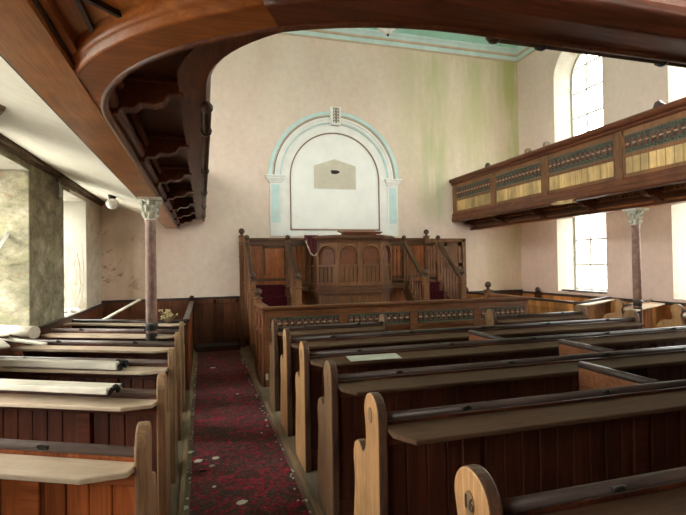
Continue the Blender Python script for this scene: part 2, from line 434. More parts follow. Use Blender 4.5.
side_wall('wall_left', XL, XL-WT, ['wall_left', 'reveal'])
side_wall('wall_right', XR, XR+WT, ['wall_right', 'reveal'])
struct(boxo('wall_back', 'wall_back', (XL, YB, -.3, XR, YB+.3, ZC+.2)))
def rear_wall():
    m = MB(); a = XL-WT
    for x in ADDED_REAR_X:
        m.box(a, YR-.3, -.3, x-.8, YR, ZC+.2); m.box(x-.8, YR-.3, -.3, x+.8, YR, 3.6); m.box(x-.8, YR-.3, 6.1, x+.8, YR, ZC+.2); a = x+.8
    m.box(a, YR-.3, -.3, XR+WT, YR, ZC+.2); struct(m.build('wall_rear', 'wall_right'))
    for k, x in enumerate(ADDED_REAR_X):
        r = thing_structure('window_%d' % (21+k)); f = MB()  # unseen window, added for daylight from behind the camera
        for b in ((-.8, -.75, 3.6, 6.1), (.75, .8, 3.6, 6.1), (-.28, -.25, 3.6, 6.1), (.25, .28, 3.6, 6.1), (-.8, .8, 3.6, 3.66), (-.8, .8, 6.04, 6.1), (-.8, .8, 4.4, 4.43), (-.8, .8, 5.2, 5.23)):
            f.box(x+b[0], YR-.25, b[2], x+b[1], YR-.2, b[3])
        struct(f.build('window_frame', 'frame', r)); struct(MB().box(x-.78, YR-.23, 3.62, x+.78, YR-.226, 6.08).build('pane', 'glass', r))
rear_wall()
struct(boxo('ceiling', 'ceiling', (XL-WT, YR-.3, ZC, XR+WT, YB+.3, ZC+.2)))
# stripped rubble around the near left window: the far jamb of that window has lost its plaster
def jamb_lining():
    m = MB(); y = WIN_Y[1]+WHALF
    m.box(XL-WT+.1, y-.012, SILL+.01, XL-.005, y+.01, HEAD-.01)
    return struct(m.build('trim_1', 'wall_left'))
jamb_lining()
# cornice : bands of aqua and tan
def cornice(name, pth):
    prof = [(0, 6.40), (.02, 6.40), (.025, 6.425), (.03, 6.43), (.035, 6.52), (.055, 6.53), (.06, 6.56), (.065, 6.565), (.09, 6.62), (.12, 6.65), (.12, 6.70), (0, 6.70)]
    m = MB(); n = len(prof)
    m.sweep(pth, prof)
    o = m.build(name, ['aqua', 'tan'])
    for pl in o.data.polygons:
        z = pl.center.z
        pl.material_index = 1 if (z < 6.428 or 6.522 < z < 6.563) else 0
    return struct(o)
cornice('trim_2', [((XL, YB), (0, -1)), ((XR, YB), (0, -1))])
cornice('trim_3', [((XR, YB), (-1, 0)), ((XR, YR), (-1, 0))])
cornice('trim_4', [((XL, YR), (1, 0)), ((XL, YB), (1, 0))])
# dados
def dado(name, axis, p, a, b, side, h, mat, bw):
    """boarded dado with capping; axis x runs along the back wall"""
    m = MB(); t = a
    def bx(u0, u1, d0, d1, z0, z1):
        if axis == 'x': m.box(u0, p-d1, z0, u1, p-d0, z1)
        else: m.box(min(p+side*d0, p+side*d1), u0, z0, max(p+side*d0, p+side*d1), u1, z1)
    while t < b-.01:
        e = min(t+bw, b); bx(t+.003, e-.003, 0, .02, .0, h-.05); t = e
    bx(a, b, 0, .012, 0, h-.05); bx(a, b, 0, .035, 0, .14); bx(a, b, 0, .032, h-.14, h-.05)
    m.cur = 1; bx(a, b, 0, .05, h-.05, h)
    return struct(m.build(name, [mat, 'rail'], None, .003))
dado('baseboard_back', 'x', YB, XL, .72, 0, 1.0, 'wains_d', .2)
dado('baseboard_corner', 'x', YB, 5.9, XR, 0, .93, 'wains_d', .2)
dado('baseboard_right', 'y', XR, YR, YB-.06, -1, .90, 'orange', .12)
dado('baseboard_left', 'y', XL, YR, YB-.06, 1, .95, 'wains_d', .2)
# framed door leaf in the dado at the end of the aisle
def dado_door():
    m = MB(); y = YB-.035
    m.box(.20, y-.02, .1, .26, y, .95); m.box(.62, y-.02, .1, .68, y, .95); m.box(.20, y-.02, .87, .68, y, .95); m.box(.2, y-.02, .1, .68, y, .2)
    m.box(-.2, y-.015, .87, .2, y, .95)
    return struct(m.build('trim_5', 'wains_d', None, .004))
dado_door()

# windows
def window(name, xs, y, z0, z1, arch, side):
    """timber sash window standing near the outer face: xs is its inner plane"""
    r = thing_structure(name)
    fm = MB(); t = .045; d = .05
    x0, x1 = (xs, xs+d) if side > 0 else (xs-d, xs)
    a, b = y-WHALF+.005, y+WHALF-.005; top = SPRING if arch else z1
    fm.box(x0, a, z0+.005, x1, a+t, top); fm.box(x0, b-t, z0+.005, x1, b, top); fm.box(x0, a+t, z0+.005, x1, b-t, z0+.06)
    if arch:
        R0 = WHALF-.005
        for k in range(20):
            t0, t1 = PI*k/20, PI*(k+1)/20
            fm.prism([(y+R0*math.cos(t0), top+R0*math.sin(t0)), (y+R0*math.cos(t1), top+R0*math.sin(t1)),
                      (y+(R0-t)*math.cos(t1), top+(R0-t)*math.sin(t1)), (y+(R0-t)*math.cos(t0), top+(R0-t)*math.sin(t0))], 'x', x0, x1)
    else: fm.box(x0, a+t, z1-.05, x1, b-t, z1-.005)
    struct(fm.build('window_frame', 'frame', r))
    bm_ = MB(); w = (b-a)/3; g = .020
    for k in (1, 2):
        yy = a+w*k; zt = top
        if arch: zt = top+math.sqrt(max(0, (WHALF-.03)**2-(yy-y)**2))
        else: zt = z1-.03
        bm_.box(x0+.01, yy-g, z0+.04, x1-.01, yy+g, zt)
    zz = z0+.56
    while zz < (top+.3 if arch else z1-.2):
        hw = WHALF-.03 if zz < top or not arch else math.sqrt((WHALF-.03)**2-(zz-top)**2)
        bm_.box(x0+.012, y-hw, zz-g, x1-.012, y+hw, zz+g); zz += .53
    struct(bm_.build('glazing_bar', 'frame', r))
    gm = MB(); xm = (x0+x1)/2
    pts = [(a+.02, z0+.02), (b-.02, z0+.02)]
    if arch:
        for k in range(0, 21):
            tt = PI*k/20; pts.append((y+(WHALF-.03)*math.cos(tt), top+(WHALF-.03)*math.sin(tt)))
    else: pts += [(b-.02, z1-.02), (a+.02, z1-.02)]
    gm.prism(pts, 'x', xm-.002, xm+.002)
    struct(gm.build('pane', 'glass', r))
    return r
k_ = 1
for y_ in WIN_Y:
    for sd in (-1, 1):
        xs = XR+WT-.1 if sd > 0 else XL-WT+.1
        if not (sd > 0 and y_ < 1): window('window_%d' % k_, xs, y_, SILL, HEAD, False, sd)
        k_ += 1
        window('window_%d' % k_, xs, y_, SILL2, SPRING, True, sd); k_ += 1

# rotten timber wall plate under the left gallery soffit
def wall_plate():
    m = MB(); y = -2.2
    while y < YB-.05:
        e = min(y+random.uniform(.5, 1.1), YB-.02)
        m.box(XL+.0, y, 2.785+random.uniform(-.02, .012), XL+.07+random.uniform(-.015, .015), e-.01, 2.85)
        m.box(XL+.0, y, 2.745+random.uniform(-.02, .02), XL+.03, e-.02, 2.79); y = e
    return struct(m.build('trim_6', 'rot', None, .006))
wall_plate()

# ------------------------------------------------------------------ aisle floor
def aisle():
    m = MB(); m.box(-.10, -1.5, .0, .64, 9.3, .008)
    o = m.build('carpet_runner', 'carpet'); tag(o, 'long red patterned carpet runner in the aisle between the pew blocks', 'carpet')
    for nm, a, b in (('trim_7', .665, .70), ('trim_8', -.17, -.135)):
        struct(boxo(nm, 'kerb', (a, -1.5, 0, b, 9.2, .055), None, .006))
    # raised pew floors
    struct(boxo('trim_9', 'floor', (.70, -1.5, 0, 4.85, 6.15, .05)))
    struct(boxo('trim_10', 'floor', (XL+.06, -1.5, 0, -.17, 9.7, .03)))
    struct(boxo('trim_11', 'floor', (5.70, -1.5, 0, XR-.06, 9.7, .05)))
    st = thing('aisle_step', 'low dark boarded step against the dado at the far end of the aisle', 'step', (0, 9.3, 0))
    boxo('riser', 'pew_dark_x', (-.15, .02, 0, .68, .44, .07), st, .004); boxo('tread', 'rail', (-.15, 0, .07, .68, .44, .10), st, .004)
aisle()

# ------------------------------------------------------------------ arch on the back wall
def arch_niche():
    cx, zs, y = 2.745, 3.42, YB
    t = thing('wall_arch', 'white and aqua moulded blind arch with keystone on the back wall above the pulpit', 'arch', (cx, y, 0))
    def band(name, mat, r0, r1, d, z0=None, both=False):
        m = MB(); n = 48
        for k in range(n):
            a, b = PI*k/n, PI*(k+1)/n
            m.prism([(r0*math.cos(a), zs+r0*math.sin(a)), (r1*math.cos(a), zs+r1*math.sin(a)), (r1*math.cos(b), zs+r1*math.sin(b)), (r0*math.cos(b), zs+r0*math.sin(b))], 'y', -d, 0)
        if z0 is not None:
            for s in (-1, 1): m.box(min(s*r0, s*r1), -d, z0, max(s*r0, s*r1), 0, zs)
        return m.build(name, mat, t)
    pts = [(-.965, 2.36), (.965, 2.36)] + [(.965*math.cos(PI*k/40), zs+.965*math.sin(PI*k/40)) for k in range(41)]
    MB().prism(pts, 'y', -.012, 0).build('field_panel', 'panelwhite', t)
    band('bead', 'bead', .965, .99, .03, 2.345); boxo('bead', 'bead', (-.99, -.03, 2.32, .99, 0, 2.345), t)
    band('inner_band', 'white', .99, 1.17, .02, 2.2); boxo('apron', 'white', (-.99, -.02, 2.2, .99, 0, 2.32), t)
    band('aqua_fillet', 'aqua', 1.17, 1.20, .045)
    band('white_moulding', 'white', 1.20, 1.31, .065)
    band('white_roll', 'white', 1.255, 1.29, .085)
    band('thin_line', 'bead', 1.31, 1.325, .06)
    band('cream_moulding', 'tan', 1.325, 1.355, .055)
    band('outer_band', 'aqua', 1.355, 1.43, .075)
    for s in (-1, 1):
        boxo('pilaster', 'white', (min(s*1.17, s*1.41), -.05, 2.2, max(s*1.17, s*1.41), 0, 3.32), t, .004)
        boxo('fielded_panel', 'aqua', (min(s*1.205, s*1.375), -.062, 2.48, max(s*1.205, s*1.375), -.045, 3.26), t)
        m = MB(); 
        for z0, z1, e in ((3.30, 3.34, .015), (3.34, 3.37, .035), (3.37, 3.42, .055), (3.42, 3.45, .075)):
            m.box(min(s*(1.17-e), s*(1.42+e)), -.05-e, z0, max(s*(1.17-e), s*(1.42+e)), 0, z1)
        m.build('capital', 'white', t, .006)
    MB().prism([(-.095, 4.55), (.095, 4.55), (.125, 4.93), (-.125, 4.93)], 'y', -.13, 0).build('keystone', 'white', t, .008)
    m = MB()
    for k in range(5):
        z = 4.60+.065*k
        for s in (-1, 1): m.ring((s*.033, -.135, z+.02), .026, .010, (1, 0, 0), (0, 0, 1), 8, 5, -.6, PI+.8)
        m.ball((0, -.135, z), .017, 8)
    m.build('carved_foliage', 'gold', t)
    p = MB(); y0 = -.02
    p.prism([(-.47, 3.21), (.45, 3.21), (.45, 3.71), (-.02, 3.84), (-.47, 3.69)], 'y', -.022, -.005)
    p.build('bare_patch', 'patch', t)['label'] = 'gable-shaped patch of bare beige plaster'
    h = MB(); hp = [(.055*math.cos(a)*(1+.25*math.sin(3*a+1))*1.7-.02, 3.565+.05*math.sin(a)*(1+.2*math.cos(2*a))) for a in [2*PI*k/18 for k in range(18)]]
    h.prism(hp, 'y', -.026, -.02); h.build('hole', 'black', t)['label'] = 'ragged dark hole in the patch'
arch_niche()

# ------------------------------------------------------------------ gallery
RC, AX, AY = 1.28, .82, 2.63
def mirror(x): return 2*XC-x
def frames_beam(n=20):
    """inner edge of the beam : straight sides, rounded rear corners"""
    L = [((-.46, YB), (1, 0))]
    for k in range(n+1):
        a = PI+PI/2*k/n; L.append(((AX+RC*math.cos(a), AY+RC*math.sin(a)), (-math.cos(a), -math.sin(a))))
    return L+[((mirror(p[0]), p[1]), (-v[0], v[1])) for p, v in reversed(L)]
def frames_parapet(n=20):
    """nave face of the parapet : its rear corners are flatter than the beam's"""
    cx, cy, rx, ry = .97, 2.52, .94, .89
    L = [((.03, YB), (1, 0))]
    for k in range(n+1):
        a = PI+PI/2*k/n; v = Vector((-math.cos(a)/rx, -math.sin(a)/ry)).normalized(); L.append(((cx+rx*math.cos(a), cy+ry*math.sin(a)), tuple(v)))
    return L+[((mirror(p[0]), p[1]), (-v[0], v[1])) for p, v in reversed(L)]
FB, FP = frames_beam(), frames_parapet()
NS = 20
FL, FR_, FREAR = FB[:2], FB[-2:], FB[1:-1]
FBP = [(b[0], ((p[0][0]-b[0][0])/.49, (p[0][1]-b[0][1])/.49)) for b, p in zip(FB, FP)]
XBR = 2*XC+.46
def carved_strip(par, Mx, u0, u1, z0, z1, pitch, w0=0):
    """pierced and painted band; local u along x, outward -y, up z"""
    g = MB(); g.M = Mx; g.box(u0, w0, z0, u1, w0+.02, z1)
    gp = g.build('carved_panel', 'fret_ground', par)
    n = max(2, int((u1-u0-.04)/pitch)); st = (u1-u0)/n; h = z1-z0; zm = (z0+z1)/2
    a = MB(); a.M = Mx; b = MB(); b.M = Mx; c = MB(); c.M = Mx
    X, Z = (1, 0, 0), (0, 0, 1); rr = min(st*.42, h*.22)
    for k in range(n):
        u = u0+st*(k+.5)
        b.ring((u, w0-.004, zm), rr*.72, .010, X, Z, 10, 4, RV=rr*1.15)
        b.box(u-.008, w0-.01, zm-rr*.9, u+.008, w0+.005, zm-rr*.3); b.box(u-.008, w0-.01, zm+rr*.3, u+.008, w0+.005, zm+rr*.9)
        pass
        for s in (-1, 1):
            a.ring((u, w0-.003, zm+s*h*.36), st*.34, .008, X, Z, 8, 4, RV=h*.10)
    c.beads([(u0, w0-.012, zm), (u1, w0-.012, zm)], .015, st, 8, .04)
    a.box(u0, w0-.010, z0, u1, w0+.01, z0+.012); a.box(u0, w0-.010, z1-.012, u1, w0+.01, z1)
    a.build('scroll_work', 'fret_green', gp); b.build('lozenge_chain', 'fret_red', gp); c.build('boss_row', 'fret_dot', gp)
    return gp
def gallery():
    G = thing('gallery', 'dark wooden horseshoe gallery on consoles along the left, rear and right walls', 'gallery')
    # beam : broad flat board carried on the posts
    def sw(fr, prof, name, mat, smooth=False):
        m = MB(); m.sweep(fr, prof, smooth); return m.build(name, mat, G)
    for fr, nm in ((FL, 'beam'), (FR_, 'beam')):
        sw(fr, [(-.20, 2.346), (0, 2.346), (0, 2.62), (-.20, 2.62)], nm, 'beam')
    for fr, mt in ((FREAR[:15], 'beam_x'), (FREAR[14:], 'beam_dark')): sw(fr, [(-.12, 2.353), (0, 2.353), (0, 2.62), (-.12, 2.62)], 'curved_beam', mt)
    # straight side beams run on behind the curve
    for s in (0, 1):
        a, b = (-.66, -.46) if s == 0 else (mirror(-.46), mirror(-.66))
        boxo('beam', 'beam', (a, YR, 2.346, b, AY+.001, 2.6), G)
    for s in (0, 1):
        for (a, b, z0, z1, y1) in ((-.685, -.66, 2.362, 2.47, YB), (-.462, -.452, 2.37, 2.44, 2.1), (-.452, -.425, 2.385, 2.44, 2.05)):
            if s: a, b = mirror(b), mirror(a)
            boxo('beam_fillet', 'rail' if z1 != 2.44 or abs(b-a) < .02 else 'beam', (a, YR, z0, b, y1, z1), G, .003)
    # rolls along both edges of the beam
    sw(FB, [(.0, 2.345), (.018, 2.343), (.03, 2.355), (.03, 2.375), (.018, 2.388), (0, 2.39)], 'beam_roll', 'gal', True)
    sw(FB, [(.0, 2.41), (.05, 2.42), (.06, 2.46), (.04, 2.50), (0, 2.5)], 'beam_cove', 'gal', True)
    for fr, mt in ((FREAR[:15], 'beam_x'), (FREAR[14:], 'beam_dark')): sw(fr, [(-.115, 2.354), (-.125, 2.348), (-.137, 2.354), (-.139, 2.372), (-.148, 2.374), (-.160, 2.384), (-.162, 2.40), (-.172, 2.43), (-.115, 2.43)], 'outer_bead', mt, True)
    # egg-like beads on the nave side of the beam
    eg = MB(); eg.beads([(p[0]+n[0]*.065, p[1]+n[1]*.065, 2.53) for p, n in FB], .028, .07, 6, .3)
    eg.build('egg_moulding', 'gal', G)
    # nave-side soffit
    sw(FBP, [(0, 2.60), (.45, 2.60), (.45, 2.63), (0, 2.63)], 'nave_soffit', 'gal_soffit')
    # parapet shell, bottom band, ledge
    P0 = 0
    sw(FP, [(P0-.09, 2.56), (P0-.035, 2.56), (P0-.035, 3.42), (P0-.09, 3.42)], 'parapet', 'parapet')
    sw(FP, [(P0-.14, 2.53), (P0+.0, 2.53), (P0+.02, 2.55), (P0+.02, 2.60), (P0+.005, 2.63), (P0+.005, 2.69), (P0-.005, 2.72), (P0-.06, 2.72), (P0-.06, 2.58), (P0-.14, 2.56)], 'bottom_moulding', 'gal')
    sw(FP, [(-.16, 3.46), (-.035, 3.36), (.0, 3.36), (.018, 3.385), (.022, 3.41), (.045, 3.415), (.065, 3.44), (.075, 3.475), (.06, 3.50), (-.16, 3.515)], 'ledge', 'gal')
    # loose roll hung under the front edge on the straight runs
    for pts in ([(.035, 2.80, 2.50), (.035, 9.7, 2.50)], [(1.14, 1.66, 2.515), (4.4, 1.66, 2.515)]):
        m = MB(); m.tube(pts, .027, 10)
        n = 5; a, b = Vector(pts[0]), Vector(pts[1])
        m.ball(pts[0], .036, 10)
        m.build('hanging_roll', 'handrail', G)
        for k in range(n):
            q = a.lerp(b, (k+.35)/n); e = (b-a).normalized()
            MB().tube([q-e*.012, q+e*.012], .037, 10).build('roll_tie', 'iron', G)
    # consoles
    def console(x, y, ang):
        m = MB(); m.M = Matrix.Translation((x, y, 0)) @ Matrix.Rotation(ang, 4, 'Z')
        pr = [(0, 2.60), (0, 2.40), (.05, 2.40), (.07, 2.43), (.13, 2.43), (.16, 2.46), (.22, 2.455), (.27, 2.47), (.30, 2.515), (.36, 2.52), (.40, 2.55), (.44, 2.555), (.44, 2.60)]
        m.prism([(p[0], p[1]) for p in pr], 'y', -.05, .05)
        m.box(0, -.07, 2.57, .45, .07, 2.60); m.box(.0, -.065, 2.385, .06, .065, 2.42)
        return m.build('console', 'gal', G, .006)
    for k in range(7):
        y = 2.72+1.15*k
        console(-.46, y, 0); console(mirror(-.46), y, PI)
    
    # bays of the side parapets
    ed = [9.70, 8.19, 6.71, 5.22, 3.74, 2.66]
    for s in (1, 0):
        xf = mirror(.03)+.01 if s else .03-.01
        if s: R_ = Matrix.Rotation(-PI/2, 4, 'Z')   # local x -> -y , outward(-y) -> -x
        else: R_ = Matrix.Rotation(PI/2, 4, 'Z')
        for k in range(5):
            a, b = ed[k], ed[k+1]; L = a-b
            T = Matrix.Translation((xf, a if s else b, 0)) @ R_
            if k: pass
            pl = MB(); pl.M = T
            c0 = -.06 if s else L-.06
            e0 = 0
            pl.box(c0+.0, -.012, 2.70, c0+.12, .02, 3.40); pl.box(c0+.03, -.025, 3.10, c0+.09, .0, 3.30)
            pl.build('pilaster', 'pilaster', G, .004)
            f = MB(); f.M = T; u0, u1 = .06, L-.06
            for (p, q, r_, t_) in ((u0, u1, 3.285, 3.39), (u0, u1, 2.985, 3.035), (u0, u1, 2.70, 2.765)): f.box(p, -.006, r_, q, .015, t_)
            f.box(u0, -.006, 2.70, u0+.035, .015, 3.39); f.box(u1-.035, -.006, 2.70, u1, .015, 3.39)
            f.build('panel_frame', 'pilaster', G, .004)
            carved_strip(G, T, u0+.035, u1-.035, 3.035, 3.285, .088, .004)
            bd = MB(); bd.M = T; u = u0+.035; w = (u1-u0-.07)/11
            for q in range(11): bd.box(u+.004, .001, 2.765, u+w-.004, .016, 2.985); u += w
            bd.build('boarded_panel', 'board_yellow', G, .004)
    # split fragment of pale wood under the right front edge
    fg = MB(); fg.M = Matrix.Translation((mirror(.03), 6.25, 2.525)) @ Matrix.Rotation(.03, 4, 'X')
    fg.prism([(-.22, -.02), (.2, -.025), (.3, 0), (.12, .03), (-.05, .025), (-.25, .035), (-.17, .01)], 'x', -.03, .03)
    fg.build('split_moulding', 'board_yellow', G)['label'] = 'bare split fragment of pale moulding'
    # sloping plaster soffits over the side pews, coved at the wall
    for s in (0, 1):
        pr = [(-.66, 2.47), (-1.0, 2.585), (-1.4, 2.72), (-1.6, 2.775), (-1.73, 2.83), (XL, 2.90), (XL, 3.0), (-.66, 2.62)]
        if s: pr = [(mirror(x), z) for x, z in pr]
        m = MB(); m.prism(pr, 'y', AY-1.6, YB, False); m.build('plaster_soffit', 'soffit', G)
        m = MB(); pr2 = [(x, z+.003) for x, z in pr]; m.prism(pr2, 'y', YR, AY-1.6); m.build('plaster_soffit', 'soffit', G)
    # rear soffit : varnished boards by the corner, plaster beyond
    boxo('boarded_soffit', 'soffit_board', (-.46, YR, 2.42, 1.25, 1.12, 2.45), G)
    boxo('boarded_soffit', 'soffit_board', (mirror(1.25), YR, 2.42, mirror(-.46), 1.12, 2.45), G)
    for sd in (0, 1):        # boards filling the rounded corner behind the beam
        pts = [(-.46, 1.12), (-.46, 2.15)]+[(AX+(RC+.12)*math.cos(PI+PI/2*k/12), AY+(RC+.12)*math.sin(PI+PI/2*k/12)) for k in range(4, 13)]+[(AX, 1.12)]
        if sd: pts = [(mirror(a), b) for a, b in pts]
        MB().prism(pts, 'z', 2.42, 2.45).build('boarded_soffit', 'soffit_board', G)
    boxo('plaster_soffit', 'soffit', (1.25, YR, 2.42, mirror(1.25), 1.13, 2.45), G)
    for (a, b) in (((-.35, 1.88), (-.355, .6)), ((-.20, 1.70), (-.46, 1.44)), ((.02, 1.46), (-.3, .9)), ((.3, 1.25), (.1, .5))):
        p, q = Vector((*a, 0)), Vector((*b, 0)); d = q-p; ang = math.atan2(d.y, d.x)
        for sd in (0, 1):
            m = MB(); m.M = (Matrix.Translation((2*XC, 0, 0)) @ Matrix.Scale(-1, 4, (1, 0, 0)) if sd else Matrix.Identity(4)) @ Matrix.Translation(p) @ Matrix.Rotation(ang, 4, 'Z')
            m.box(0, -.008, 2.402, d.length, .008, 2.422); m.build('cover_strip', 'rail', G)
    # floor of the gallery above the soffits
    sw(FBP, [(-1.2, 3.02), (-.2, 2.64), (.42, 2.64), (.42, 2.67), (-.2, 2.69), (-1.2, 3.06)], 'gallery_floor', 'gal')
    return G
gallery()

def gallery_pews():
    x = 5.9
    def mk(label, y0, y1, head, dividers):
        t = thing('gallery_pew', label, 'gallery pew', (x, y0, 0), 0, None)
        L = y1-y0
        boxo('backrest', 'gal', (.02, 0.03, 2.75, .05, L-.03, 3.60), t)
        MB().tube([(.035, 0.03, 3.62), (.035, L-.03, 3.62)], .022, 8).build('top_rail', 'rail', t)
        boxo('book_board', 'ledge', (.05, .04, 3.55, .2, L-.04, 3.575), t)
        yy = 0 if head == 0 else L-.045
        pr = [(-.03, 2.75)] + [(.035+.075*math.cos(a), 3.665+.075*math.sin(a)) for a in [PI*1.2-PI*1.4*k/14 for k in range(15)]] + [(.12, 2.75)]
        MB().prism(pr, 'y', yy, yy+.045).build('bench_end', 'end_brown', t, .006)
        boxo('seat', 'pew_dark_x', (-.34, .05, 3.05, .02, L-.05, 3.08), t)
        for d in dividers:
            MB().prism([(d-y0-.16, 3.60), (d-y0+.12, 3.60), (d-y0+.06, 3.72), (d-y0+.0, 3.74), (d-y0-.03, 3.70)], 'x', .0, .06).build('book_stop', 'rail', t, .004)
    mk('dark pew behind the right gallery front, from the gangway to the back wall', 7.62, 9.7, 0, [8.95])
    mk('long dark pew behind the right gallery front, on the near side of the gangway', 2.9, 7.15, 1, [4.92])
gallery_pews()

def post(x, label):
    t = thing('iron_post', label, 'post', (x, 5.5, 0), 0)
    MB().lathe([(.07, 0), (.07, .06), (.055, .09), (.058, .96), (.066, .97), (.066, 1.0), (.056, 1.01)], (0, 0, 0), 16).build('base', 'post_dark', t)
    MB().lathe([(.058, .9), (.053, 2.08), (.062, 2.085), (.062, 2.105), (.053, 2.11)], (0, 0, 0), 16).build('shaft', 'post', t)
    m = MB(); m.lathe([(.048, 2.10), (.060, 2.12), (.058, 2.15), (.062, 2.22), (.085, 2.28), (.112, 2.315)], (0, 0, 0), 16)
    m.box(-.12, -.12, 2.315, .12, .12, 2.345)
    cp = m.build('capital', 'capital', t)
    l = MB()
    for k in range(8):
        a = 2*PI*k/8
        for rr, z0, z1 in ((.058, 2.13, 2.2), (.066, 2.19, 2.27), (.088, 2.26, 2.315)):
            aa = a+(0 if rr != .066 else PI/8); d = Vector((math.cos(aa), math.sin(aa), 0))
            l.tube([d*rr+Vector((0, 0, z0)), d*(rr+.012)+Vector((0, 0, (z0+z1)/2)), d*(rr+.028)+Vector((0, 0, z1-.01)), d*(rr+.034)+Vector((0, 0, z1-.02))], [.014, .018, .012, .006], 5)
    l.build('acanthus_leaves', 'capital', cp)
post(-.53, 'slender iron post with leafy pale capital among the left pews under the gallery')
post(mirror(-.53)+.02, 'slender iron post with leafy pale capital by the windowed right wall')

# ------------------------------------------------------------------ wainscot, stairs, pulpit
def wainscot():
    o = thing_structure('trim_12'); y = YB; h = 2.16
    m = MB(); x = .76
    while x < 4.78:
        m.box(x+.004, y-.03, 0, min(x+.245, 4.78)-.004, y-.005, h-.06); x += .245
    m.box(.76, y-.02, 0, 4.78, y, h-.06)
    struct(m.build('boarding', 'wains', o, .004))
    f = MB(); f.box(.74, y-.09, h-.06, 4.80, y, h); f.box(.74, y-.05, h-.16, 4.8, y, h-.06)
    for xx in (1.70, 3.82): f.box(xx-.04, y-.06, 0, xx+.04, y, h+.03)
    f.box(.76, y-.045, 1.28, 1.7, y-.02, 1.34); f.box(3.84, y-.045, 1.28, 4.8, y-.02, 1.34)
    for a, b in ((1.18, 1.66),):
        f.box(a, y-.04, 1.4, a+.05, y-.02, 2.0); f.box(b-.05, y-.04, 1.4, b, y-.02, 2.0); f.box(a, y-.04, 1.95, b, y-.02, 2.03)
    struct(f.build('framing', 'pulpit_x', o, .006))
    # panelled door in the dado to the right of the stairs
    d = thing_structure('door_1')
    m = MB(); m.box(4.86, y-.05, 0, 5.80, y, .02)
    for b in ((4.86, 4.90, 0, 2.14), (5.72, 5.81, 0, 2.14), (4.86, 5.81, 2.07, 2.15)): m.box(b[0], y-.08, b[2], b[1], y, b[3])
    struct(m.build('door_frame', 'pulpit', d, .006))
    m = MB(); m.box(4.9, y-.03, .02, 5.72, y, 2.07); 
    for a, b in ((4.9, 5.0), (5.26, 5.36), (5.62, 5.72)): m.box(a, y-.05, .02, b, y-.03, 2.07)
    for z0, z1 in ((.02, .2), (.9, 1.02), (1.5, 1.6), (1.97, 2.07)): m.box(4.9, y-.05, z0, 5.72, y-.03, z1)
    struct(m.build('door_leaf', 'pulpit', d, .005))
wainscot()

